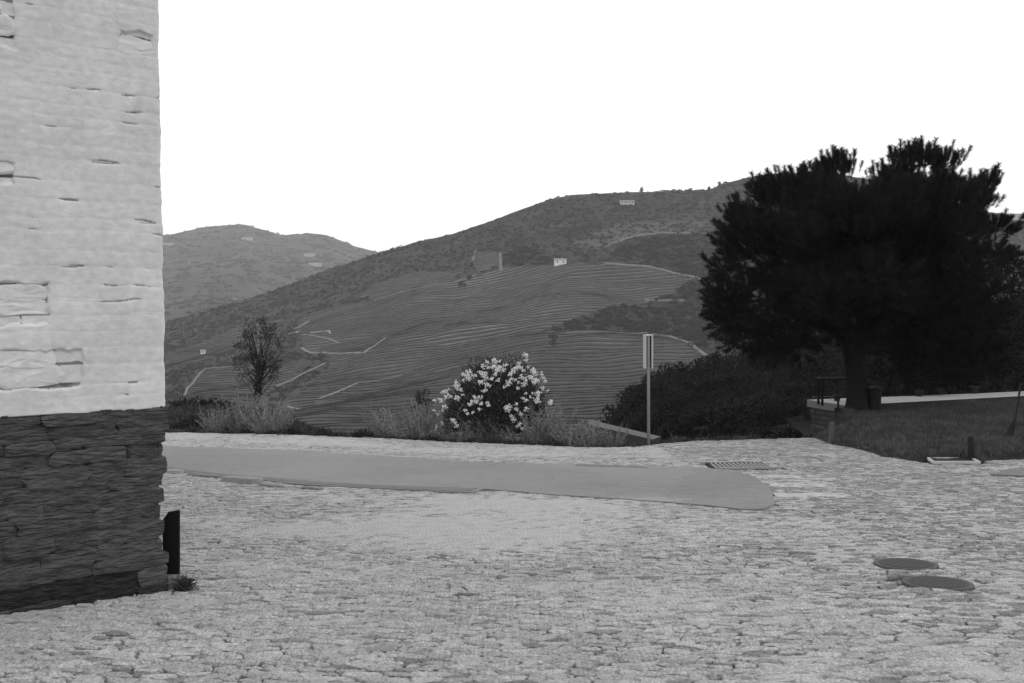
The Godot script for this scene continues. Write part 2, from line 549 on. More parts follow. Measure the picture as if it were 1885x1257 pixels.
func paving() -> void:
	var root := thing("paving", Vector3.ZERO)
	tag(root, "", "", "", "structure")
	# dust and grit bed, blown over the stones in the trodden middle of the square
	var st := 0.065
	var x0 := -13.0
	var d0 := 3.6
	var nx := int(27.0 / st)
	var ny := int(25.5 / st)
	var pts := PackedVector3Array()
	var cols := PackedColorArray()
	var keep := PackedByteArray()
	keep.resize(nx * ny)
	for j in ny:
		var d := d0 + j * st
		for i in nx:
			var x := x0 + i * st
			var lv := dust_level(x, d)
			var f: float = nz.fine.get_noise_2d(x * 2.0, d * 2.0)
			var drop := 0.03 if in_hole(Vector2(x, d)) else 0.0
			var soil: float = smoothstep(-0.05, 0.3, nz.fine.get_noise_2d(x * 2.6 + 50.0, d * 5.0) + 0.45 - 0.8 * lv)
			pts.append(Vector3(x, plaza_y(x, d) - 0.024 + lv * 0.025 + 0.003 * f - 0.008 * soil - drop, -d))
			cols.append(g(lerpf(0.64, 0.1, soil) * (1.0 + 0.15 * f)))
			var ok := absf(x) < 0.72 * d + 2.0 and Geometry2D.is_point_in_polygon(Vector2(x, d), plaza_poly)
			keep[j * nx + i] = 1 if ok else 0
	part("dust_bed", grid_mesh(pts, cols, nx, ny, keep), mats.dust, root)
	# stones
	var W := 0.122
	var D := 0.058
	var i0 := int(-13.5 / W)
	var i1 := int(14.0 / W)
	var j0 := int(3.4 / D)
	var j1 := int(25.0 / D)
	var sites := {}
	for j in range(j0 - 2, j1 + 3):
		for i in range(i0 - 2, i1 + 3):
			if rng.randf() < 0.22: continue            # a missing site leaves a larger stone
			sites[Vector2i(i, j)] = Vector2(i + 0.5 * (j & 1) + rnd(-0.48, 0.48), j + rnd(-0.46, 0.46))
	var made := []
	for j in range(j0, j1):
		for i in range(i0, i1):
			if not sites.has(Vector2i(i, j)): continue
			var s: Vector2 = sites[Vector2i(i, j)]
			var x := s.x * W
			var d := s.y * D
			var pick := Vector2(x, d)
			if absf(x) > 0.62 * d + 1.1 or not Geometry2D.is_point_in_polygon(pick, plaza_poly) or Geometry2D.is_point_in_polygon(pick, road_poly):
				continue
			if d > 9.0 and dust_level(x, d) > 1.35: continue
			if in_hole(pick): continue
			var poly := PackedVector2Array([s + Vector2(-1.6, -1.6), s + Vector2(1.6, -1.6), s + Vector2(1.6, 1.6), s + Vector2(-1.6, 1.6)])
			for dj in range(-2, 3):
				for di in range(-2, 3):
					if (di == 0 and dj == 0) or not sites.has(Vector2i(i + di, j + dj)): continue
					var o: Vector2 = sites[Vector2i(i + di, j + dj)]
					poly = clip_poly(poly, (s + o) * 0.5, o - s)
			if poly.size() < 3: continue
			if touches_hole(poly, Vector2(W, D)): continue
			var near := d < 8.0
			var out := PackedVector2Array()
			var cen := Vector2.ZERO
			for q in poly: cen += q * Vector2(W, D)
			cen /= poly.size()
			var gap: float = rnd(0.001, 0.01) + 0.016 * smoothstep(0.1, 0.45, nz.fine.get_noise_2d(x * 0.8 + 80.0, d * 1.2)) * rng.randf()
			var k := poly.size()
			for n in k:
				var a := poly[n] * Vector2(W, D)
				var b := poly[(n + 1) % k] * Vector2(W, D)
				if near:
					for fr in [0.22, 0.78]:
						var q := a.lerp(b, fr) + Vector2(rnd(-0.006, 0.006), rnd(-0.004, 0.004))
						var r := q - cen
						out.append(cen + r * maxf(0.4, 1.0 - gap / maxf(r.length(), 0.001)))
					if a.distance_to(b) < 0.04: out.remove_at(out.size() - 1)
				else:
					var q := a.lerp(b, 0.5 if a.distance_to(b) < 0.05 else 0.12)
					var r := q - cen
					out.append(cen + r * maxf(0.4, 1.0 - gap / maxf(r.length(), 0.001)))
			var tone: float = 0.66 + 0.09 * nz.dust.get_noise_2d(x * 1.7, d * 1.7) + rnd(-0.12, 0.09)
			if rng.randf() < 0.06: tone *= 0.6
			# darker stones grow more frequent towards the right of the square
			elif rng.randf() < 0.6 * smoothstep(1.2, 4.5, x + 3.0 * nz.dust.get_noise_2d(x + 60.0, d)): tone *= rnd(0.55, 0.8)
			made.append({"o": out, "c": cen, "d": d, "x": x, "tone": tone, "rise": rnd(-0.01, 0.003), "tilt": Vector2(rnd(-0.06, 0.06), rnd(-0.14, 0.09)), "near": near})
	# the 300 that show largest: nearest ones inside the frame
	var order := made.filter(func(m): return absf(m.c.x) < 0.5 * m.d and m.d > 4.45)
	order.sort_custom(func(a, b): return a.d < b.d)
	var singles := {}
	for n in mini(300, order.size()): singles[order[n].c] = true
	var bulk := MB.new()
	for m in made:
		if singles.has(m.c):
			var mb := MB.new()
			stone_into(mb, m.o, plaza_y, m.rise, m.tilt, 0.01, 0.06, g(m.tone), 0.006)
			part("paving_stone", mb.mesh(), mats.stone, root)
		else:
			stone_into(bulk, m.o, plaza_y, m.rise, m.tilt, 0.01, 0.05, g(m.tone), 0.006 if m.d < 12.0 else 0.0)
	tag(part("paving_stones", bulk.mesh(), mats.stone, root), "", "", "", "stuff")

func dust_level(x: float, d: float) -> float:
	var n: float = nz.dust.get_noise_2d(x, d * 1.6)
	var n2: float = nz.fine.get_noise_2d(x * 0.8, d * 1.4)
	var wear := exp(-(pow((x + 0.6) / 2.2, 2.0) + pow((d - 11.5) / 2.4, 2.0))) * 0.75
	wear += exp(-pow((d - lerp_table(EDGE, x) + 2.2) / 1.6, 2.0)) * 0.45 if x < 3.0 else 0.0
	return clampf(0.5 + 0.65 * n + 0.4 * n2 + wear, 0.0, 1.5)

var holes := []
func touches_hole(poly: PackedVector2Array, k: Vector2) -> bool:
	for q in poly:
		if in_hole(q * k): return true
	return false

func in_hole(q: Vector2) -> bool:
	for h in holes:
		if Geometry2D.is_point_in_polygon(q, h): return true
	return false

# a sheet laid on the plaza: outline triangulated on a fine grid, with a rim
func sheet(poly: PackedVector2Array, lift: float, step: float, tone: Callable, thick := 0.03) -> MB:
	var mb := MB.new()
	var box := Rect2(poly[0], Vector2.ZERO)
	for q in poly: box = box.expand(q)
	var d := box.position.y
	while d < box.end.y:
		var x := box.position.x
		while x < box.end.x:
			var cell := PackedVector2Array([Vector2(x, d), Vector2(x + step, d), Vector2(x + step, d + step), Vector2(x, d + step)])
			for piece in Geometry2D.intersect_polygons(cell, poly):
				var ids := Geometry2D.triangulate_polygon(piece)
				for n in range(0, ids.size(), 3):
					var v := []
					for m in 3:
						var q: Vector2 = piece[ids[n + m]]
						v.append(Vector3(q.x, plaza_y(q.x, q.y) + lift, -q.y))
					if (v[1] - v[0]).cross(v[2] - v[0]).y < 0.0:
						var sw = v[1]; v[1] = v[2]; v[2] = sw
					mb.tri(v[0], v[1], v[2], g(tone.call(x, d)))
			x += step
		d += step
	for i in poly.size():
		var a := poly[i]
		var b := poly[(i + 1) % poly.size()]
		var pa := Vector3(a.x, plaza_y(a.x, a.y) + lift, -a.y)
		var pb := Vector3(b.x, plaza_y(b.x, b.y) + lift, -b.y)
		var dn := Vector3(0, -thick, 0)
		mb.quad(pa, pb, pb + dn, pa + dn, g(tone.call(a.x, a.y)))
	return mb

func ragged(poly: PackedVector2Array, step: float, amp: float) -> PackedVector2Array:
	var o := PackedVector2Array()
	for i in poly.size():
		var a := poly[i]
		var b := poly[(i + 1) % poly.size()]
		var n := maxi(1, int(a.distance_to(b) / step))
		for k in n:
			o.append(a.lerp(b, float(k) / n) + Vector2(rnd(-amp, amp), rnd(-amp, amp)))
	return o

func road_tone(x: float, d: float) -> float:
	var n: float = nz.fine.get_noise_2d(x * 2.0, d * 2.0)
	var v: float = 0.335 + 0.06 * nz.dust.get_noise_2d(x * 0.7, d * 0.7) + 0.03 * n
	v += 0.02 * nz.grain.get_noise_2d(x * 0.3, d * 0.3)
	if x > 1.85 + (d - 13.0) * 0.28 + 0.03 * n: v -= 0.03      # a later length of asphalt
	# sand washed over the asphalt at its near edge
	var sand := smoothstep(0.5, 0.15, Vector2((x - 1.72) * 1.1, d - 12.95).length() + 0.35 * n)
	return lerpf(v, 0.42, sand)

func road() -> void:
	var tone := func(x, d): return road_tone(x, d)
	var r := sheet(ragged(road_poly, 0.3, 0.025), 0.012, 0.15, tone, 0.08)
	tag(part("road", r.mesh_smooth(), mats.asphalt), "", "", "", "structure")
	# darker relaid strips
	var t2 := func(x, d): return 0.25 + 0.03 * nz.fine.get_noise_2d(x, d)
	for s in [[[-5.9, 17.35], [-4.5, 16.2], [-2.9, 15.0], [-1.8, 14.5], [-0.45, 14.0], [-0.52, 13.72], [-0.7, 13.62], [-1.8, 14.25], [-2.92, 14.72], [-4.48, 15.98], [-5.82, 17.15]], [[1.05, 17.45], [2.2, 17.1], [2.25, 16.9], [1.1, 17.2]]]:
		tag(part("road_patch", sheet(ragged(V2(s), 0.3, 0.02), 0.017, 0.15, t2, 0.01).mesh(), mats.asphalt), "", "", "", "structure")
	var t3 := func(x, d): return 0.27 + 0.03 * nz.fine.get_noise_2d(x, d)
	tag(part("road_patch", sheet(ragged(V2([[7.4, 16.0], [8.1, 16.75], [9.5, 17.0], [12, 17.2], [12, 15.6], [8.6, 15.5]]), 0.3, 0.03), 0.022, 0.3, t3, 0.06).mesh(), mats.asphalt), "", "", "", "structure")
	# pale stripes of smooth slabs beside the end of the road
	for s in [[3.68, 15.6, 0.75], [3.66, 14.45, 0.8], [3.46, 13.25, 0.9]]:
		var q := V2([[s[0], s[1]], [s[0] + s[2], s[1] + 0.05], [s[0] + s[2] + 0.03, s[1] + 0.46], [s[0] + 0.02, s[1] + 0.44]])
		var t4 := func(x, d): return 0.56 + 0.25 * nz.fine.get_noise_2d(x * 2.5, d * 2.5)
		tag(part("crossing_stripe", sheet(ragged(q, 0.1, 0.06), 0.0, 0.1, t4, 0.05).mesh(), mats.concrete), "", "", "", "structure")
	# loose flat slabs along the near edge of the road
	var list := [[-5.4, 16.5, 0.34, 0.2, 0.5, 0.045], [-4.75, 15.95, 0.8, 0.2, 0.3, 0.02], [-3.95, 15.05, 0.78, 0.24, 0.47, 0.07], [-3.38, 14.5, 0.5, 0.16, 0.4, 0.03], [-2.75, 14.2, 0.36, 0.15, 0.3, 0.02]]
	var labels := ["small pale kerb slab nearest the painted house corner", "worn low slab at the road edge between the two raised slabs", "long pale slab lying raised along the near road edge", "thin slab just right of the long raised slab", "last small slab of the near road edge, farthest right"]
	for n in list.size():
		var s: Array = list[n]
		var mb := MB.new()
		var o := PackedVector2Array()
		for k in 9:
			var th := TAU * k / 9.0
			var q := Vector2(signf(cos(th)) * pow(absf(cos(th)), 0.5) * s[2] * 0.5, signf(sin(th)) * pow(absf(sin(th)), 0.5) * s[3] * 0.5) * rnd(0.88, 1.06)
			o.append(q.rotated(-0.6))
		stone_into(mb, o, func(_x, _y): return 0.0, s[5], Vector2(rnd(-.03, .03), rnd(-.03, .03)), 0.012, s[5] + 0.05, g(s[4]))
		var slab := part("kerb_slab", mb.mesh_smooth(), mats.stone)
		slab.position = Vector3(s[0], plaza_y(s[0], s[1]), -s[1])
		tag(slab, labels[n], "slab", "loose slabs along the road edge")

# ---------------------------------------------------------------- the whitewashed house corner
const CORNER := Vector3(-2.536, 0.0, -7.6)
const ALONG := Vector3(-0.767, 0.0, 0.641)
const OUT := Vector3(0.641, 0.0, 0.767)
const DADO := 0.89

func wall_at(s: float, y: float, n: float) -> Vector3:
	return CORNER + ALONG * s + OUT * n + Vector3(0, y, 0)

func corner_in(y: float) -> float:
	var f := 0.061 * clampf((y - 0.6) / 3.3, 0.0, 1.6)
	if y < DADO: f = 0.018 + 0.03 * smoothstep(0.8, 0.2, y) - 0.03 * smoothstep(0.1, -0.4, y)
	return f

func exposed(w: float, y: float) -> float:
	var best := 0.0
	for r in [[0.8, 1.4, 1.5, 1.8], [0.58, 1.5, 1.06, 1.35], [0.98, 1.5, 3.35, 3.75], [1.0, 1.4, 2.44, 2.6], [0.03, 0.31, 3.48, 3.63]]:
		var a := minf(minf(w - r[0], r[1] - w), minf(y - r[2], r[3] - y))
		a += 0.025 * nz.crack.get_noise_2d(w * 5.0, y * 5.0)
		best = maxf(best, smoothstep(0.0, 0.03, a))
	return best

func house() -> void:
	var root := thing("whitewashed_house", CORNER + Vector3(0, plane(7.6), 0))
	tag(root, "whitewashed schist house corner with dark painted base", "house")
	var off := -root.position
	# courses of rubble
	var rows := []
	var y := -0.75
	while y < 4.6:
		var h := rnd(0.075, 0.15)
		if y < DADO and y + h > DADO - 0.05: h = DADO - y
		var st := []
		var w := -rnd(0.0, 0.02)
		while w < 1.9:
			var l := rnd(0.16, 0.55)
			st.append([w, w + l])
			w += l
		rows.append([y, y + h, st])
		y += h
	# limewash skin, moulded over the courses
	var sw := 0.0065
	var sy := 0.0065
	var nx := int(2.1 / sw)
	var ny := int(5.2 / sy)
	var pts := PackedVector3Array()
	var cols := PackedColorArray()
	var ri := 0
	for j in ny:
		var yy := -0.75 + j * sy
		while ri < rows.size() - 1 and yy > rows[ri][1]: ri += 1
		var cin := corner_in(yy)
		for i in nx:
			var w := -0.4 + i * sw
			var wob: float = 0.02 * nz.crack.get_noise_2d(w * 2.0, float(ri) * 3.1)
			var row: Array = rows[ri]
			if yy + wob > row[1] and ri < rows.size() - 1: row = rows[ri + 1]
			elif yy + wob < row[0] and ri > 0: row = rows[ri - 1]
			var ed := minf(absf(yy + wob - row[0]), absf(row[1] - yy - wob))
			for s in row[2]:
				ed = minf(ed, absf(w - s[0] + 0.5 * (yy - row[0]) * (fmod(s[1] * 37.0, 1.0) - 0.5)) + 0.006)
			var ex := exposed(w, yy)
			var m: float = smoothstep(0.26, 0.62, nz.crack.get_noise_2d(w * 1.4 + 40.0, yy * 2.6))
			var gr := exp(-pow(ed / 0.0045, 2.0)) * (0.0008 + 0.013 * m)
			var n: float = 0.010 * nz.coat.get_noise_2d(w * 0.35, yy * 0.8) + 0.0012 * nz.grain.get_noise_2d(w * 0.35, yy * 0.9) + 0.0012 * smoothstep(0.0, 0.03, ed)
			n -= gr
			n -= ex * 0.02
			var tone: float = 0.755 + 0.09 * nz.coat.get_noise_2d(w + 9.0, yy)
			if m > 0.3 and ed < 0.004: tone *= 0.45
			if ex > 0.5 and ed < 0.012: tone *= 0.35
			if yy < DADO + 0.012 * nz.coat.get_noise_2d(w * 2.0, 3.0):
				n -= 0.03
				tone = 0.075 + 0.02 * nz.coat.get_noise_2d(w * 2.0, yy * 3.0)
			var rag: float = 0.009 * nz.coat.get_noise_2d(2.0, yy * 2.2) + 0.002 * nz.grain.get_noise_2d(5.0, yy)
			var p: Vector3
			var r := 0.03
			if w >= 0.0:
				p = wall_at(w + cin + rag, yy, n)
			else:
				p = CORNER + ALONG * (cin + rag - n) - OUT * (-w) + Vector3(0, yy, 0)
			if absf(w) < r:
				p += (ALONG - OUT).normalized() * (r - absf(w)) * 0.42
			pts.append(p + off)
			cols.append(g(tone))
	part("limewash_coat", grid_mesh(pts, cols, nx, ny, PackedByteArray(), true), mats.wash, root)
	# single stones: all of the dark base, and those that show bare through the limewash
	for row in rows:
		for s in row[2]:
			var cy: float = (row[0] + row[1]) * 0.5
			var cw: float = (s[0] + s[1]) * 0.5
			var dark: bool = row[1] <= DADO + 0.001
			if cw > 1.5: continue
			if not dark and (exposed(cw, cy) < 0.5): continue
			var cin := corner_in(cy)
			var first: bool = s[0] < 0.001
			var a0: float = s[0] + cin + (rnd(-0.025, 0.01) if first else rnd(-0.018, 0.002))
			if not dark: a0 = maxf(a0, cin + 0.03)
			var a1: float = s[1] + cin + rnd(-0.002, 0.018)
			var b0: float = row[0] + rnd(-0.014, 0.0)
			var b1: float = row[1] - rnd(-0.014, 0.0)
			var o := PackedVector2Array()
			for k in 12:
				var fr := k / 12.0 * 4.0
				var sd := int(fr)
				var f := fr - sd + 0.17
				var q: Vector2
				match sd:
					0: q = Vector2(lerpf(a0, a1, f), b0)
					1: q = Vector2(a1, lerpf(b0, b1, f))
					2: q = Vector2(lerpf(a1, a0, f), b1)
					_: q = Vector2(a0, lerpf(b1, b0, f))
				if first and q.x < a0 + 0.02: q.x += rnd(-0.006, 0.006)
				else: q += Vector2(rnd(-0.022, 0.022), rnd(-0.011, 0.011))
				o.append(q)
			var tone := rnd(0.125, 0.17)
			if not dark: tone = rnd(0.71, 0.78)
			elif cy < -0.22 and rng.randf() < 0.15: tone = rnd(0.14, 0.18)
			elif cy < -0.3: tone = rnd(0.05, 0.09)
			var mb := MB.new()
			wall_stone(mb, o, (rnd(-0.016, 0.014) if dark else rnd(-0.012, -0.002)), 0.3 if first else 0.12, tone, off)
			part("stone", mb.mesh(), mats.wall_stone if dark else mats.wash, root)
	# the rest of the house, out of the frame
	var body := MB.new()
	var up := Vector3(0, 1, 0)
	var cen := wall_at(4.6, 2.6, -4.2) + off
	body.box(cen, ALONG * 2.96, up * 3.3, OUT * 4.1, g(0.8))
	part("wall", body.mesh(), mats.wash, root)
	var topw := MB.new()
	topw.box(wall_at(0.84, 5.14, -2.15) + off, ALONG * 0.79, up * 0.7, OUT * 2.14, g(0.8))
	topw.box(wall_at(0.84, 1.9, -4.4) + off, ALONG * 0.72, up * 2.6, OUT * 3.95, g(0.8))
	part("wall", topw.mesh(), mats.wash, root)
	var roof := MB.new()
	roof.box(wall_at(3.7, 6.1, -4.2) + off, ALONG * 4.1, up * 0.1, OUT * 4.6, g(0.2), 0.03)
	roof.box(wall_at(3.7, 6.5, -4.2) + off, ALONG * 2.6, up * 0.3, OUT * 3.0, g(0.2), 0.1)
	part("roof", roof.mesh(), mats.concrete, root)

func wall_stone(mb: MB, o: PackedVector2Array, proud: float, deep: float, tone: float, off: Vector3) -> void:
	var cen := Vector2.ZERO
	for q in o: cen += q
	cen /= o.size()
	var slant := Vector2(rnd(-0.03, 0.03), rnd(-0.1, 0.1))
	var rings := []
	for f in [0.45, 0.85, 1.0]:
		var ring := []
		for q in o:
			var r := q - cen
			var p: Vector2 = cen + r * f
			var n: float = proud + r.dot(slant) * f + 0.012 * nz.coat.get_noise_2d(p.x * 2.0, p.y * 6.0) - (0.005 if f == 1.0 else 0.0)
			ring.append(wall_at(p.x, p.y, n) + off)
		rings.append(ring)
	var back := []
	for q in o: back.append(wall_at(q.x, q.y, proud - deep) + off)
	rings.append(back)
	var apex := wall_at(cen.x, cen.y, proud + 0.003) + off
	for i in o.size():
		var j := (i + 1) % o.size()
		mb.tri(apex, rings[0][j], rings[0][i], g(tone))
		for k in 3:
			mb.quad(rings[k][j], rings[k + 1][j], rings[k + 1][i], rings[k][i], g(tone))

# ---------------------------------------------------------------- vineyards
func vineyards() -> void:
	var mb := MB.new()
	var bk_mb := MB.new()
	var d := 272.0
	while d < 740.0:
		var gap := 6.0 if d < 480.0 else 5.2
		var x := -240.0
		var prev := Vector3.ZERO
		var has := false
		while x < 125.0:
			var dv: float = d + 5.0 * nz.patch.get_noise_2d(x * 0.2, d * 0.2) + 0.0006 * x * x
			if in_any(Vector2(x, dv), vine_polys) and nz.patch.get_noise_2d(x * 2.0, d * 5.0) > -0.55:
				var q := Vector3(x, hill_y(x, dv), -dv)
				if has:
					var h := rnd(0.4, 0.65)
					var v := rnd(0.01, 0.025)
					var up := Vector3(0, h, 0)
					var fw := Vector3(0, -0.2, 0.55)
					var bk := Vector3(0, -0.2, -0.55)
					var bank := Vector3(0, -0.55, 1.7)
					bk_mb.quad(prev + bank, q + bank, q + fw + Vector3(0, 0.22, 0), prev + fw + Vector3(0, 0.22, 0), g(rnd(0.2, 0.3) * (0.8 + 0.5 * nz.patch.get_noise_2d(x * 0.6, d * 0.6))))
					mb.quad(prev + fw, q + fw, q + up + fw * 0.45, prev + up + fw * 0.45, g(v))
					mb.quad(prev + up + fw * 0.45, q + up + fw * 0.45, q + up * 0.9 + bk * 0.5, prev + up * 0.9 + bk * 0.5, g(v))
				prev = q
				has = true
			else:
				has = false
			x += rnd(2.6, 3.6)
		d += gap
	var o := part("vine_rows", mb.mesh(), mats.leaf)
	tag(o, "rows of dark vines following the terraces of the opposite hill", "vines", "", "stuff")
	tag(part("terrace_banks", bk_mb.mesh(), mats.soil), "", "", "", "structure")
	# earth tracks and retaining banks between the plots
	var tr := {
		"pale zigzag farm track halfway down the left slope": [[-136, 614], [-131, 611], [-126, 610], 2.4, 0.8], "short pale track climbing above the zigzag track": [[-133, 630], [-130, 633], [-127, 642], 1.6, 0.4],
		"hooked pale track right of the zigzag track": [[-117, 600], [-112, 598], [-105, 593], [-103, 585], 1.2, 0.5], "dim track bending down from the hooked track": [[-121, 597], [-103, 574], [-93, 556], 1.2, 0.25],
		"track along the foot of the small dark terrace": [[-114, 559], [-103, 539], [-82, 517], [-73, 508], [-69, 523], [-66, 539], 1.5, 0.28], "pale ramp descending right of the small pine": [[-108, 473], [-102, 480], [-96, 495], [-91, 505], 1.6, 0.32],
		"long diagonal ramp through the lower vine rows": [[-76, 403], [-70, 421], [-65, 439], [-48, 449], 1.6, 0.25], "curved track at far left beside the house corner": [[-149, 469], [-155, 493], [-159, 523], [-162, 545], [-143, 536], 1.2, 0.28],
		"small bent path low between pine and vines": [[-86, 395], [-78, 381], [-78, 370], 1.0, 0.4], "long pale bank above the main vineyard": [[-87, 654], [-59, 658], [-38, 655], [-23, 662], 2.2, 0.22],
		"left edge bank of the small upper plot": [[-26, 735], [-27, 701], 2.0, 0.22], "right edge bank of the small upper plot": [[-8, 703], [-7, 657], 2.0, 0.22],
		"pale curving bank high under the ridge at right": [[59, 671], [75, 687], [102, 699], [131, 694], 2.6, 0.22], "pale bank along the upper right vineyard edge": [[56, 631], [84, 622], [104, 601], [109, 590], 2.4, 0.25],
		"short pale bank inside the dark ravine scrub": [[71, 553], [91, 546], 2.0, 0.22], "curved pale bank round the lower right vineyard": [[25, 482], [63, 484], [72, 472], [78, 445], [80, 425], 1.8, 0.22]}
	for key in tr:
		var lst: Array = tr[key]
		var wdt: float = lst[-2]
		var tn: float = lst[-1]
		var m := MB.new()
		var pv := []
		for n in lst.size() - 3:
			var a := Vector2(lst[n][0], lst[n][1])
			var b := Vector2(lst[n + 1][0], lst[n + 1][1])
			var steps := maxi(2, int(a.distance_to(b) / 2.5))
			for k in steps + (1 if n == lst.size() - 4 else 0):
				var q := a.lerp(b, float(k) / steps)
				var sd := Vector2(-(b - a).y, (b - a).x).normalized() * wdt * rnd(0.3, 0.6)
				var ring := []
				for f in [-1.0, 1.0]:
					var e: Vector2 = q + sd * f
					ring.append(Vector3(e.x, hill_y(e.x, e.y) + 0.55, -e.y))
					ring.append(Vector3(e.x, hill_y(e.x, e.y) - 0.6, -e.y))
				if pv.size():
					m.quad(pv[0], ring[0], ring[2], pv[2], g(minf(0.8, tn * 1.05))); m.quad(pv[1], ring[1], ring[0], pv[0], g(tn)); m.quad(pv[2], ring[2], ring[3], pv[3], g(tn))
				pv = ring
		tag(part("dirt_track", m.mesh(), mats.soil), key, "track", "", "structure")

# ---------------------------------------------------------------- foliage prototypes
func rdir() -> Vector3:
	var z := rnd(-1, 1)
	var a := rnd(0, TAU)
	var r := sqrt(1.0 - z * z)
	return Vector3(r * cos(a), z, r * sin(a))

func leaf(mb: MB, at: Vector3, dirv: Vector3, side: Vector3, l: float, w: float, v: float) -> void:   # a folded blade of two faces
	var mid := at + dirv * l * 0.45
	var tip := at + dirv * l
	var s := side * w * 0.5
	mb.tri(at, mid + s, tip, g(v))
	mb.tri(at, tip, mid - s, g(v))

func shrub_mesh(leaves: int, l: float, w: float, lo: float, hi: float, flat := 0.75) -> ArrayMesh:   # unit ball of leaf clumps
	var mb := MB.new()
	var lumps := []
	for i in 9:
		var q := rdir()
		q.y = absf(q.y) * flat
		lumps.append(q * rnd(0.3, 0.68))
	for i in leaves:
		var lp: Vector3 = lumps[rng.randi() % 9]
		var q := lp + rdir() * rnd(0.18, 0.4)
		if q.y < -0.1: q.y = -q.y
		var dv := (rdir() + q.normalized() + Vector3(0, 0.4, 0)).normalized()
		leaf(mb, q, dv, dv.cross(rdir()).normalized(), l * rnd(0.7, 1.3), w * rnd(0.7, 1.3), rnd(lo, hi))
	return mb.mesh()

func scrub(called: String, label: String, list: Array, protos: Array) -> void:      # list of [pos, size, tone]
	var root := thing(called, Vector3.ZERO)
	tag(root, label, "scrub", "", "stuff")
	for k in protos.size():
		var xf := []
		var cl := []
		for i in range(k, list.size(), protos.size()):
			var it: Array = list[i]
			var b := Basis(Vector3.UP, rnd(0, TAU)).scaled(Vector3(it[1] * rnd(0.85, 1.2), it[1] * rnd(0.7, 1.1), it[1] * rnd(0.85, 1.2)))
			xf.append(Transform3D(b, it[0]))
			cl.append(g(it[2]))
		tag(copies("bushes", protos[k], mats.leaf, xf, cl, root), "", "", "", "stuff")

func trees() -> void:
	stone_pine()
	var small := [shrub_mesh(70, 0.42, 0.34, 0.8, 1.2), shrub_mesh(70, 0.46, 0.3, 0.8, 1.2), shrub_mesh(60, 0.4, 0.36, 0.8, 1.2)]
	var mid := [shrub_mesh(1000, 0.12, 0.07, 0.6, 1.4), shrub_mesh(1000, 0.11, 0.08, 0.6, 1.4), shrub_mesh(900, 0.14, 0.06, 0.6, 1.4)]
	# scrub of the hill
	var list := []
	for i in 60000:
		var t := rnd(-0.55, 0.55)
		var d := sqrt(rnd(255.0 * 255.0, 815.0 * 815.0))
		var x := t * d
		var q := Vector2(x, d)
		if in_any(q, vine_polys): continue
		var dense := in_any(q, scrub_polys)
		var n: float = nz.patch.get_noise_2d(x * 1.6, d * 1.6)
		if not dense and n < 0.06 and rng.randf() < 0.6: continue
		if dense and rng.randf() < 0.3: continue
		var s := rnd(0.6, 1.7) * (1.5 if dense else 1.0)
		list.append([Vector3(x, hill_y(x, d) - 0.3, -d), s, rnd(0.012, 0.024) if dense else rnd(0.022, 0.045)])
	scrub("hillside_scrub", "dark scrub scattered over the opposite hillside between the vineyards", list, small)
	list = []
	for i in 20000:
		var t := rnd(-0.5, 0.0)
		var d := sqrt(rnd(1000.0 * 1000.0, 2410.0 * 2410.0))
		var n: float = nz.patch.get_noise_2d(t * d * 0.9, d * 0.9)
		if n < 0.02: continue
		list.append([Vector3(t * d, far_y(t * d, d) - 1.0, -d), rnd(2.0, 5.0), rnd(0.03, 0.06)])
	scrub("far_scrub", "patches of scrub on the hazy far hill at left", list, small)
	# the dark bush-covered spur this side of the valley
	list = []
	var n2 := 0
	while n2 < 4200:
		var t := rnd(0.075, 0.58)
		var d := sqrt(rnd(25.0 * 25.0, 118.0 * 118.0))
		if n2 < 700: d = rnd(25.0, 40.0)
		n2 += 1
		var x := t * d
		if (x > 7.0 and d < 47.0 and x > 6.9 + (d - 24.6) * 0.31) or d < lerp_table(EDGE, x) + 0.5 or x < 3.6: continue
		if lerp_table(SPUR, t) < -0.14 and d > 60.0 and rng.randf() < 0.6: continue
		var s := (rnd(0.6, 1.1) + 1.3 * pow(rng.randf(), 3.0)) * lerpf(0.45, 1.2, smoothstep(26.0, 80.0, d))
		list.append([Vector3(x, land_y(x, d) - 0.2, -d), s, rnd(0.008, 0.017)])
	scrub("spur_scrub", "dense dark bushes covering the near slope behind the sign", list, mid)

func bottle_brush() -> ArrayMesh:       # a pine shoot along +Y, one unit long
	var mb := MB.new()
	mb.tube([Vector3.ZERO, Vector3(0, 0.9, 0)], [0.022, 0.012], 3, g(0.9), false)
	for i in 130:
		var f := pow(rng.randf(), 0.7)
		var a := rnd(0, TAU)
		var o := Vector3(cos(a), 0, sin(a))
		var up := lerpf(0.5, 1.05, f)
		var dv := (o + Vector3(0, up, 0)).normalized()
		var at := Vector3(0, f * 0.85, 0)
		var l := rnd(0.26, 0.38)
		var s := dv.cross(rdir()).normalized() * 0.012
		mb.tri(at - s, at + s, at + dv * l, g(rnd(0.75, 1.25)))
	return mb.mesh()

func limb(mb: MB, a: Vector3, b: Vector3, r0: float, r1: float, sag: float, v: float, sides := 7) -> void:
	var pts := []
	var rad := []
	for k in 6:
		var f := k / 5.0
		pts.append(a.lerp(b, f) + Vector3(rnd(-1, 1), 0, rnd(-1, 1)) * 0.08 * sin(PI * f) + Vector3(0, sag * sin(PI * f), 0))
		rad.append(lerpf(r0, r1, f))
	mb.tube(pts, rad, sides, g(v))

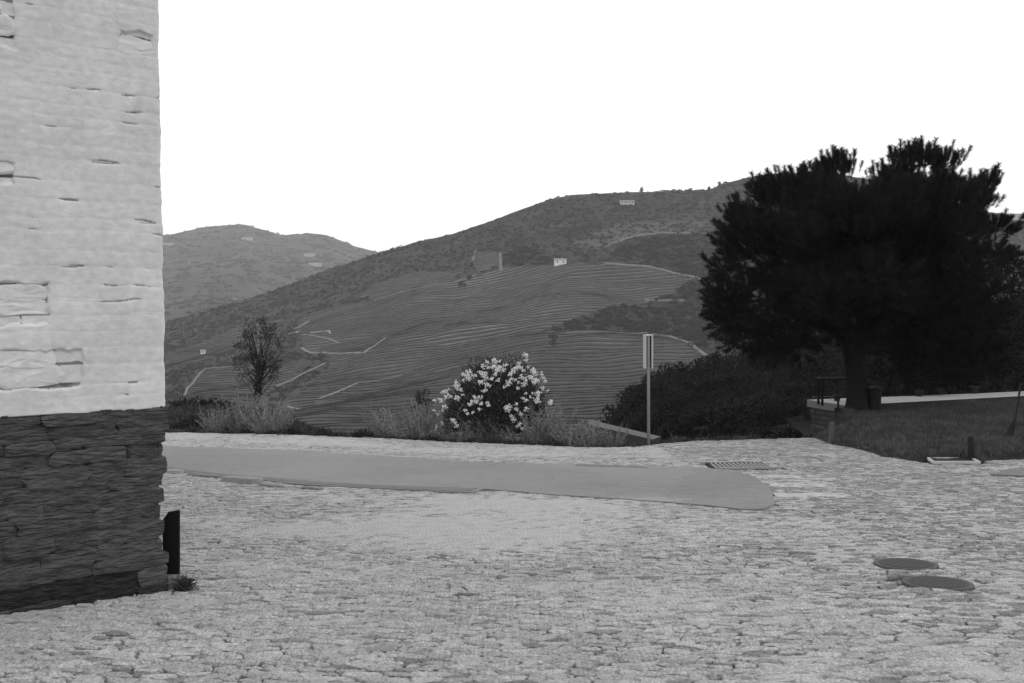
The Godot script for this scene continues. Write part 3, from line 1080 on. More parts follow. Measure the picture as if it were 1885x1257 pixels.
func stone_pine() -> void:
	var bx := 9.0
	var bd := 27.0
	var by := land_y(bx, bd)
	var root := thing("pine_tree", Vector3(bx, by, -bd))
	tag(root, "big dark pine with broad round crown on the lawn", "tree")
	var trunk := MB.new()
	var pts := []
	var rad := []
	for k in 9:
		var f := k / 8.0
		pts.append(Vector3(0.06 * sin(f * 4.0) - 0.08 * f, -0.25 + 1.95 * f, 0.05 * cos(f * 5.0)))
		rad.append(lerpf(0.26, 0.23, f) + 0.14 * exp(-f * 6.0))
	trunk.tube(pts, rad, 14, g(0.028))
	part("trunk", trunk.mesh_smooth(), mats.bark, root)
	# lobes of the crown, in metres from the foot of the trunk
	var lobes := []
	var cen := Vector3(0.1, 3.95, 0.0)
	for i in 250:
		var q := rdir()
		var r := pow(rng.randf(), 0.42)
		q = Vector3(signf(q.x) * pow(absf(q.x), 0.8), signf(q.y) * pow(absf(q.y), 0.75), signf(q.z) * pow(absf(q.z), 0.85))
		var p := cen + Vector3(q.x * 3.5, q.y * 2.2, q.z * 3.3) * r * 0.9
		if q.y < -0.55 and absf(q.x) < 0.5 and r > 0.4 and rng.randf() < 0.7: continue
		# the top rises in the right half and dips in the middle
		p.y += (0.55 * exp(-pow((p.x - 2.0) / 1.0, 2.0)) - 0.35 * exp(-pow((p.x - 0.75) / 0.5, 2.0)) + 0.25 * exp(-pow((p.x + 0.5) / 0.6, 2.0))) * smoothstep(4.2, 5.8, p.y)
		lobes.append([p, rnd(0.4, 0.75)])
	# ragged lobes that make the skyline
	for s in [[-3.4, 4.5, .5], [-3.1, 5.1, .5], [-2.6, 5.6, .5], [-2.0, 5.85, .5], [-1.3, 5.95, .5], [-3.45, 2.4, .5], [-3.2, 3.3, .5], [-2.8, 2.0, .5], [-0.6, 6.3, .5], [-0.2, 6.25, .45], [0.9, 6.0, .5], [1.25, 6.35, .45], [1.75, 6.3, .55], [2.05, 6.65, .5], [2.45, 6.35, .55], [2.9, 5.95, .5], [3.3, 5.75, .5], [3.75, 5.4, .5], [3.9, 4.7, .5], [3.95, 4.0, .5], [-3.75, 3.6, .5], [-3.7, 2.8, .55], [-3.1, 2.35, .55], [3.7, 3.2, .6], [-2.4, 2.0, .6], [2.6, 2.0, .6], [3.4, 2.3, .6], [-1.5, 1.9, .5], [1.8, 1.8, .5], [-3.4, 2.3, .55], [-3.25, 1.85, .5], [-2.7, 1.65, .5], [-2.2, 1.55, .5], [-1.6, 1.6, .5], [-3.5, 2.9, .5], [-2.6, 2.4, .6], [-1.9, 2.3, .6], [1.3, 1.9, .5], [2.4, 1.5, .5], [3.0, 1.5, .55], [3.6, 1.7, .55], [3.9, 2.4, .55], [2.2, 1.25, .5], [2.9, 1.1, .5], [3.6, 1.2, .5], [1.6, 1.4, .45], [-3.3, 4.0, .5], [-2.9, 4.7, .5]]:
		lobes.append([Vector3(s[0], s[1], rnd(-0.7, 0.7)), s[2]])
	var branches := MB.new()
	var fork := Vector3(-0.08, 1.65, 0.0)
	var knots := []
	for k in 9:
		var a := TAU * k / 9.0 + rnd(-0.2, 0.2)
		var e := fork + Vector3(cos(a) * rnd(1.2, 1.9), rnd(0.5, 1.7), sin(a) * rnd(1.0, 1.7))
		limb(branches, fork + Vector3(0, rnd(-0.3, 0.05), 0), e, 0.15, 0.09, 0.15, 0.028)
		knots.append(e)
	limb(branches, fork, Vector3(0.5, 4.4, 0.2), 0.17, 0.06, 0.0, 0.024)
	knots.append(Vector3(0.3, 3.4, 0.1))
	limb(branches, Vector3(-0.05, 1.5, 0), Vector3(1.5, 1.72, 0.3), 0.1, 0.05, -0.05, 0.024)
	var xf := []
	var cl := []
	for lb in lobes:
		lb[0].x = lb[0].x * 0.93 - 0.02
		var p: Vector3 = lb[0]
		var kn: Vector3 = knots[0]
		for q in knots:
			if q.distance_to(p) < kn.distance_to(p): kn = q
		limb(branches, kn, p, 0.04, 0.014, 0.1, 0.02, 5)
		if rng.randf() < 0.35: knots.append(kn.lerp(p, 0.6))
		var outw := (p - cen).normalized()
		for i in 46:
			var q := rdir()
			var at: Vector3 = p + q * lb[1] * rnd(0.1, 0.95) * Vector3(1, 0.75, 1)
			var hi := smoothstep(3.5, 5.5, p.y)
			var dv := (q * lerpf(0.8, 0.45, hi) + outw * 0.4 + Vector3(0, lerpf(0.5, 1.0, hi), 0)).normalized()
			var ax := dv.cross(rdir()).normalized()
			var l := rnd(0.28, 0.46)
			xf.append(Transform3D(Basis(ax * l, dv * l, ax.cross(dv) * l), at))
			cl.append(g(rnd(0.016, 0.03)))
	part("branches", branches.mesh(), mats.bark, root)
	tag(copies("crown", bottle_brush(), mats.needle, xf, cl, root), "", "", "", "stuff")

# a loose broad-leaved or pine tree
func loose_tree(called: String, label: String, at: Vector3, h: float, spread: float, lobes: int, per: int, l: float, w: float, tone: float, lean := 0.0, bare := 0.35, trunks := 1, cat := "tree") -> Node3D:
	var root := thing(called, at)
	tag(root, label, cat)
	var wood := MB.new()
	var fol := MB.new()
	var tops := []
	for k in trunks:
		var a := Vector3(rnd(-0.12, 0.12) * k, -0.3, rnd(-0.1, 0.1) * k)
		var b := Vector3(lean + (k - (trunks - 1) * 0.5) * spread * 0.35, h * 0.62, rnd(-0.1, 0.1))
		limb(wood, a, b, h * 0.014 + 0.02, h * 0.008, 0.0, 0.04)
		tops.append([a, b])
	part("trunk", wood.mesh(), mats.bark, root)
	var tw := MB.new()
	for k in lobes:
		var f := rnd(bare, 1.0)
		var wd := spread * (0.55 + 0.45 * sin(PI * clampf((f - bare) / (1.0 - bare) * 0.75 + 0.2, 0, 1)))
		var q := rdir()
		var p := Vector3(q.x * wd + lean * f, f * h, q.z * wd)
		var tr: Array = tops[k % trunks]
		limb(tw, tr[0].lerp(tr[1], clampf(f * 0.9, 0.3, 1.0)), p, 0.02, 0.007, 0.0, 0.04, 4)
		var lr := rnd(0.16, 0.3) * spread
		for i in per:
			var e := p + rdir() * lr * pow(rng.randf(), 0.5)
			var dv := (rdir() + Vector3(0, 0.5, 0) + (e - p).normalized() * 0.6).normalized()
			leaf(fol, e, dv, dv.cross(rdir()).normalized(), l * rnd(0.7, 1.3), w, tone * rnd(0.7, 1.3))
	part("branches", tw.mesh(), mats.bark, root)
	part("crown", fol.mesh(), mats.leaf, root)
	return root

# ---------------------------------------------------------------- lawn, terrace and what stands there
func terrace() -> void:
	# tufts of grass
	var mb := MB.new()
	for i in 16:
		var a := rnd(0, TAU)
		var o := Vector3(rnd(-0.07, 0.07), -0.02, rnd(-0.07, 0.07))
		var dv := Vector3(cos(a) * 0.5, 1.0, sin(a) * 0.5).normalized()
		var l := rnd(0.05, 0.13)
		var s := Vector3(-sin(a), 0, cos(a)) * 0.006
		mb.tri(o - s, o + s, o + dv * l, g(rnd(0.7, 1.3)))
	var xf := []
	var cl := []
	for i in 22000:
		var x := rnd(7.0, 19.0)
		var d := rnd(18.4, 31.0)
		var q := Vector2(x, d)
		if Geometry2D.is_point_in_polygon(q, plaza_poly) or x < 7.35 + (d - 24.6) * 0.31: continue
		var n: float = nz.dust.get_noise_2d(x * 1.5, d * 1.5)
		if n < -0.28 and rng.randf() < 0.8: continue
		xf.append(Transform3D(Basis(Vector3.UP, rnd(0, TAU)).scaled(Vector3.ONE * rnd(0.6, 1.3)), Vector3(x, land_y(x, d), -d)))
		cl.append(g(rnd(0.05, 0.12) * (1.0 + 0.5 * n)))
	tag(copies("lawn_grass", mb.mesh(), mats.leaf, xf, cl), "short dry grass of the lawn under the big pine", "grass", "", "stuff")
	# terrace slab on a rubble retaining wall
	var top := -1.13
	var root := thing("terrace", Vector3(8.67, top - 0.6, -30.0))
	tag(root, "low terrace with pale top behind the big pine", "terrace")
	var off := -root.position
	var outl := V2([[8.6, 30.1], [9.15, 28.35], [11.6, 29.5], [15.7, 31.4], [22.0, 33.6], [22.0, 35.6], [14.5, 32.2], [11.5, 31.1]])
	var m := MB.new()
	var ids := Geometry2D.triangulate_polygon(outl)
	for n in range(0, ids.size(), 3):
		var v := []
		for k in 3:
			var q: Vector2 = outl[ids[n + k]]
			v.append(Vector3(q.x, top, -q.y) + off)
		if (v[1] - v[0]).cross(v[2] - v[0]).y < 0.0: m.tri(v[0], v[2], v[1], g(0.5))
		else: m.tri(v[0], v[1], v[2], g(0.5))
	part("deck", m.mesh(), mats.concrete, root)
	m = MB.new()
	for i in outl.size():
		var a := outl[i]
		var b := outl[(i + 1) % outl.size()]
		var pa := Vector3(a.x, top - 0.002, -a.y) + off
		var pb := Vector3(b.x, top - 0.002, -b.y) + off
		var dn := Vector3(0, -0.2, 0)
		m.quad(pa, pb, pb + dn, pa + dn, g(0.24 if i == 0 else 0.05))  # every edge but the left end coloured near black as its shadow
	part("fascia", m.mesh(), mats.concrete, root)
	# stones of the wall under the left end
	var ya := -2.35
	while ya < top - 0.22:
		var h := minf(rnd(0.11, 0.19), top - 0.205 - ya)
		var s := 0.0
		while s < 1.45:
			var l := rnd(0.2, 0.45)
			var q := Vector2(8.78, 29.95).lerp(Vector2(9.24, 28.55), (s + l * 0.5) / 1.5)
			var dirv := Vector3(0.46, 0, 1.4).normalized()
			var st := MB.new()
			st.box(Vector3(q.x, ya + h * 0.5, -q.y) + off, dirv * (l * 0.5 - 0.006), Vector3(0, h * 0.5 - 0.006, 0), Vector3(dirv.z, 0, -dirv.x) * rnd(0.13, 0.16), g(rnd(0.08, 0.13)), 0.012)
			part("stone", st.mesh(), mats.stone, root)
			s += l
		ya += h
	m = MB.new()
	for pr in [[[9.2, 28.6], [11.6, 29.7]], [[11.6, 29.7], [15.7, 31.6]]]:
		var a := Vector3(pr[0][0], 0, -pr[0][1]) + off
		var b := Vector3(pr[1][0], 0, -pr[1][1]) + off
		var dv := (b - a) * 0.5
		m.box((a + b) * 0.5 + Vector3(0, top - 0.95, 0), dv, Vector3(0, 0.74, 0), Vector3(dv.z, 0, -dv.x).normalized() * 0.08, g(0.1))
	part("wall", m.mesh(), mats.concrete, root)
	# low rail at the left end
	var rail := thing("low_rail", Vector3(8.85, top, -29.9))
	tag(rail, "thin low metal rail on the left end of the terrace", "rail")
	m = MB.new()
	m.tube([Vector3(-0.15, 0.1, 0.0), Vector3(0.5, 0.1, -0.1)], [0.012, 0.012], 6, g(0.15))
	part("bar", m.mesh(), mats.iron, rail)
	for k in 3:
		m = MB.new()
		m.tube([Vector3(-0.12 + 0.28 * k, 0, -0.045 * k), Vector3(-0.12 + 0.28 * k, 0.1, -0.045 * k)], [0.01, 0.01], 5, g(0.15))
		part("post", m.mesh(), mats.iron, rail)
	# plank table round the trunk
	var ty := land_y(9.0, 27.4)
	var tb := thing("plank_table", Vector3(9.0, ty, -27.6))
	tag(tb, "dark plank table built beside the big pine trunk", "table")
	for k in 4:
		m = MB.new()
		m.box(Vector3(0.02, 0.72, 0.02 - 0.68 - k * 0.13), Vector3(0.62, 0, 0), Vector3(0, 0.018, 0), Vector3(0, 0, 0.058), g(0.025), 0.006)
		part("plank", m.mesh(), mats.timber, tb)
	for q in [[-0.5, -0.68], [0.52, -0.68], [-0.5, -1.04], [0.52, -1.04]]:
		m = MB.new()
		m.box(Vector3(q[0], 0.34, q[1]), Vector3(0.03, 0, 0), Vector3(0, 0.36, 0), Vector3(0, 0, 0.03), g(0.02), 0.004)
		part("leg", m.mesh(), mats.timber, tb)
	# bin
	var bn := thing("litter_bin", Vector3(9.42, land_y(9.42, 26.8), -26.8))
	tag(bn, "dark cylindrical bin leaning against right side of pine trunk", "bin")
	m = MB.new()
	m.tube([Vector3(0, -0.02, 0), Vector3(0, 0.05, 0), Vector3(0, 0.52, 0), Vector3(0, 0.55, 0)], [0.13, 0.15, 0.17, 0.18], 14, g(0.015))
	part("body", m.mesh(), mats.iron, bn)
	m = MB.new()
	m.tube([Vector3(0, 0.552, 0), Vector3(0, 0.58, 0), Vector3(0, 0.62, 0)], [0.185, 0.18, 0.08], 14, g(0.015))
	part("lid", m.mesh(), mats.iron, bn)
	# thin post left of the trunk
	var lp := thing("slim_post", Vector3(8.62, land_y(8.62, 27.3), -27.3))
	tag(lp, "slim dark post standing just left of the pine trunk", "post")
	m = MB.new()
	m.tube([Vector3(0, -0.1, 0), Vector3(0.01, 0.95, 0)], [0.03, 0.026], 8, g(0.03))
	part("pole", m.mesh(), mats.timber, lp)
	m = MB.new()
	m.box(Vector3(0, 0.1, 0), Vector3(0.08, 0, 0), Vector3(0, 0.12, 0), Vector3(0, 0, 0.06), g(0.03), 0.01)
	part("base", m.mesh(), mats.timber, lp)
	# pots on the deck
	var pots := [[9.35, 29.7, .13, "small dark flowerpot on terrace left of the trunk"], [12.3, 31.2, .14, "leftmost dark flowerpot under the drooping tree"], [13.1, 31.7, .15, "dark flowerpot in the middle of the terrace row"], [14.4, 32.2, .17, "rightmost dark flowerpot on the terrace"]]
	for p in pots:
		var po := thing("flowerpot", Vector3(p[0], top, -p[1]))
		tag(po, p[3], "pot", "flowerpots on the terrace")
		m = MB.new()
		m.tube([Vector3.ZERO, Vector3(0, p[2] * 1.1, 0), Vector3(0, p[2] * 1.12, 0), Vector3(0, p[2] * 1.3, 0)], [p[2] * 0.6, p[2] * 0.85, p[2], p[2]], 12, g(0.04))
		part("pot", m.mesh(), mats.concrete, po)
	# trees that close the terrace off
	loose_tree("drooping_tree", "dense dark drooping tree behind the terrace under the pine", Vector3(12.6, top - 0.1, -32.6), 3.9, 1.5, 95, 90, 0.16, 0.05, 0.014, 0.0, 0.08, 3)
	loose_tree("evergreen_tree", "dark evergreen at the right edge behind the terrace", Vector3(16.3, top - 0.3, -34.5), 4.6, 1.9, 80, 90, 0.17, 0.06, 0.016, 0.2, 0.06, 2)
	loose_tree("evergreen_tree", "dark evergreen between the pine and the right edge tree", Vector3(14.4, top - 0.5, -36.5), 4.4, 1.8, 80, 90, 0.17, 0.06, 0.016, 0.0, 0.05, 2)

# ---------------------------------------------------------------- oleander in flower
func oleander() -> void:
	var bx := -0.36
	var bd := 24.3
	var by := land_y(bx, bd)
	var root := thing("oleander_bush", Vector3(bx, by, -bd))
	tag(root, "large domed oleander bush covered in white flower clusters", "shrub")
	var h := 0.52 - by
	var stems := MB.new()
	var tips := []
	for k in 26:
		var a := TAU * k / 26.0 + rnd(-0.1, 0.1)
		var r := rnd(0.35, 1.15)
		var e := Vector3(cos(a) * r, h * sqrt(maxf(0.1, 1.0 - r * r / 1.75)) * rnd(0.75, 0.9), sin(a) * r * 0.8)
		limb(stems, Vector3(cos(a) * 0.14, -0.1, sin(a) * 0.14), e, 0.022, 0.009, 0.08, 0.16, 5)
		tips.append(e)
	part("stems", stems.mesh(), mats.bark, root)
	var fol := MB.new()
	for i in 7500:
		var q := rdir()
		q.y = absf(q.y)
		var r: float = pow(rng.randf(), 0.33) * (0.9 + 0.12 * nz.crack.get_noise_3d(q.x * 3.0, q.y * 3.0, q.z * 3.0) * 1.6)
		var p := Vector3(q.x * 1.34, 0.18 * h + q.y * h * 0.8, q.z * 1.1) * Vector3(r, 1.0, r)
		p.y = 0.12 * h + (0.06 * h + q.y * h * 0.82) * r
		var dv := (q * 0.8 + Vector3(0, 0.7, 0) + rdir() * 0.7).normalized()
		leaf(fol, p, dv, dv.cross(rdir()).normalized(), rnd(0.11, 0.18), rnd(0.02, 0.03), rnd(0.022, 0.05))
	part("foliage", fol.mesh(), mats.leaf, root)
	# tall shoots on top at left
	# white umbels: x, y in metres over the bush, set on the front of the dome
	var cl := [[560, 240], [610, 235], [690, 255], [740, 280], [665, 290], [405, 330], [455, 330], [535, 335], [585, 350], [560, 390], [700, 370], [790, 340], [800, 300], [345, 380], [290, 430], [275, 480], [355, 420], [390, 460], [240, 520], [265, 545], [490, 500], [520, 510], [460, 570], [705, 530], [690, 550], [785, 580], [760, 410], [845, 470], [890, 490], [975, 340], [1000, 400], [950, 380], [975, 520], [870, 310], [900, 280], [215, 610], [250, 660], [345, 645], [760, 660], [930, 420], [820, 230], [640, 235], [800, 480], [610, 320], [420, 310], [475, 470], [870, 380], [540, 320], [720, 350], [990, 300], [860, 350], [920, 330]]
	var more := []
	for q in cl:
		for n in 2:
			more.append([q[0] + rnd(-55, 55), q[1] + rnd(-35, 45)])
	for q in cl + more:
		var px: float = (q[0] / 3.77 + 750.0 - 942.0) / F * bd - bx
		var py: float = EYE - (q[1] / 3.77 + 600.0 - 560.0) / F * bd - by
		var e: float = clampf(1.0 - pow(px / 1.42, 2.0) - pow(maxf(0.0, py - 0.2) / (h * 1.02), 2.0), 0.0, 1.0)
		if e <= 0.0 and px > 0.4: continue
		var pz := sqrt(e) * 1.05 + 0.02
		var m := MB.new()
		var nf := 14 + rng.randi() % 10
		for f in nf:
			var o := rdir() * rnd(0.01, 0.1) * Vector3(1, 0.85, 0.8)
			var nv := (o.normalized() * 0.8 + Vector3(rnd(-.3, .3), 0.3, 0.8)).normalized()
			var sx := nv.cross(Vector3.UP).normalized()
			var sy := sx.cross(nv)
			for k in 5:
				var a := TAU * k / 5.0 + f
				var dv := sx * cos(a) + sy * sin(a)
				var sd := sx * -sin(a) + sy * cos(a)
				var c0 := o + nv * 0.004
				if k == 0: m.tri(Vector3.ZERO, c0, o + dv * 0.004, g(0.2))
				m.quad(c0, o + dv * 0.017 + sd * 0.01 + nv * 0.01, o + dv * 0.028 + nv * 0.006, o + dv * 0.017 - sd * 0.01 + nv * 0.01, g(rnd(0.6, 0.8)))
		var fc := part("flower_cluster", m.mesh(), mats.petal, root)
		fc.position = Vector3(px, py, pz)
		fc.scale = Vector3.ONE * rnd(0.4, 0.85)

# ---------------------------------------------------------------- plants of the verge
func feather_plant(h: float, spread: float, stems: int, tone: float) -> ArrayMesh:
	var mb := MB.new()
	for k in stems:
		var a := rnd(0, TAU)
		var r := spread * sqrt(rng.randf())
		var lean := Vector3(cos(a) * r, h * rnd(0.55, 1.0), sin(a) * r)
		var p0 := Vector3(cos(a) * r * 0.3, -0.05, sin(a) * r * 0.3)
		var prev := p0
		for s in 7:
			var f := (s + 1) / 7.0
			var p := p0.lerp(lean, f) + Vector3(cos(a), 0, sin(a)) * 0.12 * f * f * spread - Vector3(0, 0.1 * f * f * h, 0)
			var sd := (p - prev).cross(Vector3(rnd(-1, 1), 0.2, rnd(-1, 1))).normalized() * 0.005
			mb.quad(prev - sd, prev + sd, p + sd * 0.7, p - sd * 0.7, g(tone))
			for b in 5:
				var dv := (rdir() + Vector3(0, 0.5, 0)).normalized()
				var q := prev.lerp(p, rng.randf())
				var l := rnd(0.05, 0.13) * (1.15 - 0.5 * f)
				var s2 := dv.cross(rdir()).normalized() * 0.006
				mb.tri(q - s2, q + s2, q + dv * l, g(tone * rnd(0.7, 1.4)))
				var q2 := q + dv * l * 0.5
				var dv2 := (dv + rdir()).normalized()
				mb.tri(q2 - s2, q2 + s2, q2 + dv2 * l * 0.6, g(tone * rnd(0.7, 1.4)))
			prev = p
	return mb.mesh()

func verge_plants() -> void:
	var protos := [feather_plant(0.7, 0.5, 38, 0.22), feather_plant(0.8, 0.55, 42, 0.18), feather_plant(0.62, 0.6, 38, 0.26)]
	# grey feathery weeds: x, d, size, what sets each apart
	var lst := [[-7.75, 26.9, 1.0, "grey feathery weed nearest the painted house corner"], [-7.05, 26.9, 1.15, "grey feathery weed below the left of the small pine"], [-6.4, 26.9, 1.2, "grey feathery weed directly below the small pine"], [-5.95, 26.6, 0.9, "grey feathery weed right of the small pine foot"],
		[-3.05, 25.1, 1.0, "leftmost feathery weed of the clump left of the oleander"], [-2.6, 24.8, 1.25, "tall feathery weed second from left by the oleander"], [-2.1, 24.6, 1.15, "feathery weed midway between third dark tuft and oleander"], [-1.75, 24.1, 1.2, "feathery weed at the left foot of the oleander"], [-1.25, 23.9, 1.0, "feathery weed below the left oleander flowers"], [-0.8, 23.8, 0.95, "low feathery weed before the left oleander stems"], [-0.3, 23.7, 0.9, "low feathery weed before the oleander centre"],
		[0.15, 23.5, 1.0, "feathery weed before the right oleander stems"], [0.55, 23.3, 1.15, "feathery weed at the right foot of the oleander"], [0.95, 23.2, 1.25, "tall feathery weed right of the oleander"], [1.35, 22.9, 1.0, "feathery weed before the small dark bush near the sign"], [1.75, 22.6, 0.9, "low feathery weed left of the sign"], [2.2, 22.5, 0.7, "lowest feathery weed just left of the sign foot"]]
	for n in lst.size():
		var q: Array = lst[n]
		var o := part("feathery_weed", protos[n % 3], mats.leaf)
		o.position = Vector3(q[0], land_y(q[0], q[1]) - 0.02, -q[1])
		o.rotation.y = rnd(0, TAU)
		o.scale = Vector3(q[2], q[2] * rnd(0.95, 1.45), q[2])
		tag(o, q[3], "weed", "feathery weeds on the verge")
	# round dark tufts
	var tuft := [shrub_mesh(420, 0.3, 0.05, 0.018, 0.035, 1.0), shrub_mesh(420, 0.28, 0.05, 0.018, 0.035, 1.0)]
	var dk := [[-5.6, 25.75, 0.36, "leftmost round dark tuft on the verge edge, below the pine"], [-4.66, 25.3, 0.28, "second round dark tuft on the verge edge"], [-4.3, 25.9, 0.24, "small dark tuft set back between two verge tufts"], [-3.62, 24.8, 0.26, "round dark tuft before the left feathery clump"], [-3.7, 25.7, 0.36, "dark bush set back left of the feathery clump"], [1.5, 23.7, 0.42, "upright dark bush between oleander and sign"], [-8.7, 28.0, 0.5, "dark bush touching the painted house corner"], [0.9, 24.3, 0.4, "dark bush hugging the right side of the oleander"]]
	for n in dk.size():
		var q: Array = dk[n]
		var o := part("dark_bush", tuft[n % 2], mats.leaf)
		o.position = Vector3(q[0], land_y(q[0], q[1]) - 0.03, -q[1])
		o.scale = Vector3(1, 1.15, 1) * q[2]
		o.rotation.y = rnd(0, TAU)
		tag(o, q[3], "bush", "dark bushes on the verge")
	# small pine beyond the brow and the bushes at its foot
	var px := -10.0
	var pd := 40.0
	loose_tree("small_pine", "small open pine with two thin trunks beyond the verge", Vector3(px, land_y(px, pd), -pd), 3.6, 0.85, 46, 52, 0.15, 0.03, 0.05, 0.3, 0.36, 2)
	var hb := [[-13.6, 42.5, 0.85, "dark round bush farthest left beside the house corner"], [-12.8, 43.0, 0.9, "dark round bush second from the house corner"], [-11.9, 42.5, 0.8, "dark round bush left of the small pine trunks"], [-10.6, 42.0, 0.55, "low dark bush behind the small pine trunks"], [-9.2, 41.0, 0.62, "dark round bush just right of the small pine trunks"]]
	var big := [shrub_mesh(900, 0.16, 0.09, 0.018, 0.04), shrub_mesh(900, 0.15, 0.1, 0.018, 0.04)]
	for n in hb.size():
		var q: Array = hb[n]
		var o := part("round_bush", big[n % 2], mats.leaf)
		o.position = Vector3(q[0], land_y(q[0], q[1]) - 0.1, -q[1])
		o.scale = Vector3.ONE * q[2]
		tag(o, q[3], "bush", "round bushes beyond the verge")
	# faint young trees further down
	loose_tree("slender_tree", "faint slender tree behind the weeds left of oleander", Vector3(-3.9, land_y(-3.9, 44.0) - 0.2, -44.0), 3.0, 0.4, 22, 30, 0.18, 0.07, 0.07, 0.1, 0.3)
	# dry ground litter and low growth along the verge
	var list := []
	for i in 2600:
		var x := rnd(-13.0, 6.9)
		var d := lerp_table(EDGE, x) + pow(rng.randf(), 1.3) * 14.0 + 0.12
		list.append([Vector3(x, land_y(x, d) - 0.03, -d), rnd(0.07, 0.2) * (1.0 + 0.05 * (d - 22.0)), rnd(0.03, 0.09)])
	scrub("verge_undergrowth", "low dry undergrowth along the verge and the bank below", list, [shrub_mesh(80, 0.7, 0.12, 0.7, 1.3, 0.6), shrub_mesh(70, 0.8, 0.1, 0.7, 1.3, 0.6)])

# ---------------------------------------------------------------- small things on the square
func small_things() -> void:
	# sign seen edge-on: two boards either side of a pole
	var sx := 2.95
	var sd := 22.3
	var sy := plaza_y(sx, sd)
	var s := thing("road_sign", Vector3(sx, sy, -sd), -0.132)
	tag(s, "tall narrow double-board sign on a pale pole, seen edge-on", "sign")
	var m := MB.new()
	m.tube([Vector3(0, -0.1, 0), Vector3(0, 1.68, 0), Vector3(0, 2.36, 0)], [0.034, 0.032, 0.03], 12, g(0.33))
	part("pole", m.mesh_smooth(), mats.steel, s)
	var top := 0.99 - sy
	for k in [-1, 1]:
		m = MB.new()
		m.box(Vector3(k * 0.082, top - 0.365, -0.12), Vector3(0.018 if k > 0 else 0.026, 0, 0), Vector3(0, 0.36, 0), Vector3(0.012 if k < 0 else 0.0, 0, 0.17), g(0.5), 0.005)
		part("board", m.mesh(), mats.paint, s)
	m = MB.new()
	m.box(Vector3(0, top - 0.01, -0.12), Vector3(0.058, 0, 0), Vector3(0, 0.012, 0), Vector3(0, 0, 0.16), g(0.6), 0.003)
	part("cap", m.mesh(), mats.paint, s)
	m = MB.new()
	m.box(Vector3(0, top - 0.375, -0.15), Vector3(0.056, 0, 0), Vector3(0, 0.345, 0), Vector3(0, 0, 0.01), g(0.06), 0.0)  # dark sheet between the boards; its colour stands for the shaded gap
	part("gap_shade", m.mesh(), mats.steel, s)
	# bollards at the lawn edge
	for q in [[7.02, 22.75, 0.5, 0.04, "short wooden post at the left tip of the lawn"], [8.3, 18.62, 0.44, -0.03, "short wooden post behind the white-framed pit"]]:
		var y := land_y(q[0], q[1])
		var b := thing("wooden_post", Vector3(q[0], minf(y, plane(q[1])), -q[1]))
		tag(b, q[4], "post", "wooden posts along the lawn")
		m = MB.new()
		m.tube([Vector3(0, -0.15, 0), Vector3(q[3] * 0.5, q[2] * 0.5, 0), Vector3(q[3], q[2] - 0.02, 0), Vector3(q[3], q[2], 0)], [0.062, 0.06, 0.056, 0.04], 10, g(0.14 if q[0] < 8.0 else 0.04))
		part("shaft", m.mesh(), mats.timber, b)
	# staked sapling at the right
	var st := thing("staked_sapling", Vector3(10.3, land_y(10.3, 21.3), -21.3))
	tag(st, "leaning stake of a sapling on the lawn, far right", "stake")
	m = MB.new()
	m.tube([Vector3(0, -0.1, 0), Vector3(0.12, 0.6, 0), Vector3(0.2, 1.12, 0)], [0.03, 0.024, 0.02], 8, g(0.05))
	part("stake", m.mesh(), mats.timber, st)
	m = MB.new()
	m.tube([Vector3(-0.12, -0.05, 0.05), Vector3(-0.03, 0.2, 0.02), Vector3(0.06, 0.34, 0)], [0.045, 0.03, 0.02], 7, g(0.05))
	part("stem", m.mesh(), mats.bark, st)
	# manhole covers
	for q in [[3.34, 8.75, "round manhole cover farther from the camera"], [3.27, 7.93, "round manhole cover nearer the camera"]]:
		var c := thing("manhole_cover", Vector3(q[0], plaza_y(q[0], q[1]) - 0.017, -q[1]))
		c.rotation.x = -atan(SLOPE)
		tag(c, q[2], "manhole cover", "manhole covers")
		m = MB.new()
		m.tube([Vector3(0, -0.03, 0), Vector3(0, 0.012, 0)], [0.265, 0.258], 36, g(0.13))
		part("frame", m.mesh(), mats.iron, c)
		m = MB.new()
		m.tube([Vector3(0, 0.0, 0), Vector3(0, 0.016, 0)], [0.225, 0.222], 36, g(0.09))
		for i in range(-9, 10):
			for j in range(-9, 10):
				var p := Vector3(i * 0.024 + 0.012 * (j & 1), 0.016, j * 0.022)
				if Vector2(p.x, p.z).length() < 0.205:
					m.box(p, Vector3(0.008, 0, 0), Vector3(0, 0.003, 0), Vector3(0, 0, 0.005), g(0.16))
		part("lid", m.mesh(), mats.iron, c)
	# bar grating in the road's far edge
	var gy := plaza_y(3.9, 17.5)
	var gr := thing("drain_grating", Vector3(3.88, gy - 0.025, -17.5))
	gr.rotation.x = -atan(SLOPE)
	gr.rotation.y = 0.05
	tag(gr, "barred iron drain grating beside the end of the road", "grating")
	m = MB.new()
	m.box(Vector3(0, 0.002, 0), Vector3(0.5, 0, 0), Vector3(0, 0.01, 0), Vector3(0, 0, 0.48), g(0.015))
	part("sump", m.mesh(), mats.iron, gr)
	for k in 13:
		m = MB.new()
		m.box(Vector3(-0.46 + k * 0.0765, 0.03, 0), Vector3(0.016, 0, 0), Vector3(0, 0.016, 0), Vector3(-0.05, 0, 0.44), g(0.4), 0.003)
		part("bar", m.mesh(), mats.iron, gr)
	for z in [-1, 1]:
		m = MB.new()
		m.box(Vector3(0, 0.032, z * 0.46), Vector3(0.5, 0, 0), Vector3(0, 0.018, 0), Vector3(0, 0, 0.02), g(0.4 if z > 0 else 0.15), 0.004)
		part("frame", m.mesh(), mats.concrete, gr)
	# pit with a pale frame at the lawn edge
	var pt := thing("drain_pit", Vector3(7.85, plaza_y(7.85, 18.38), -18.38))
	pt.rotation.x = -atan(SLOPE)
	tag(pt, "square drain pit with pale stone frame at the lawn edge", "drain")
	m = MB.new()
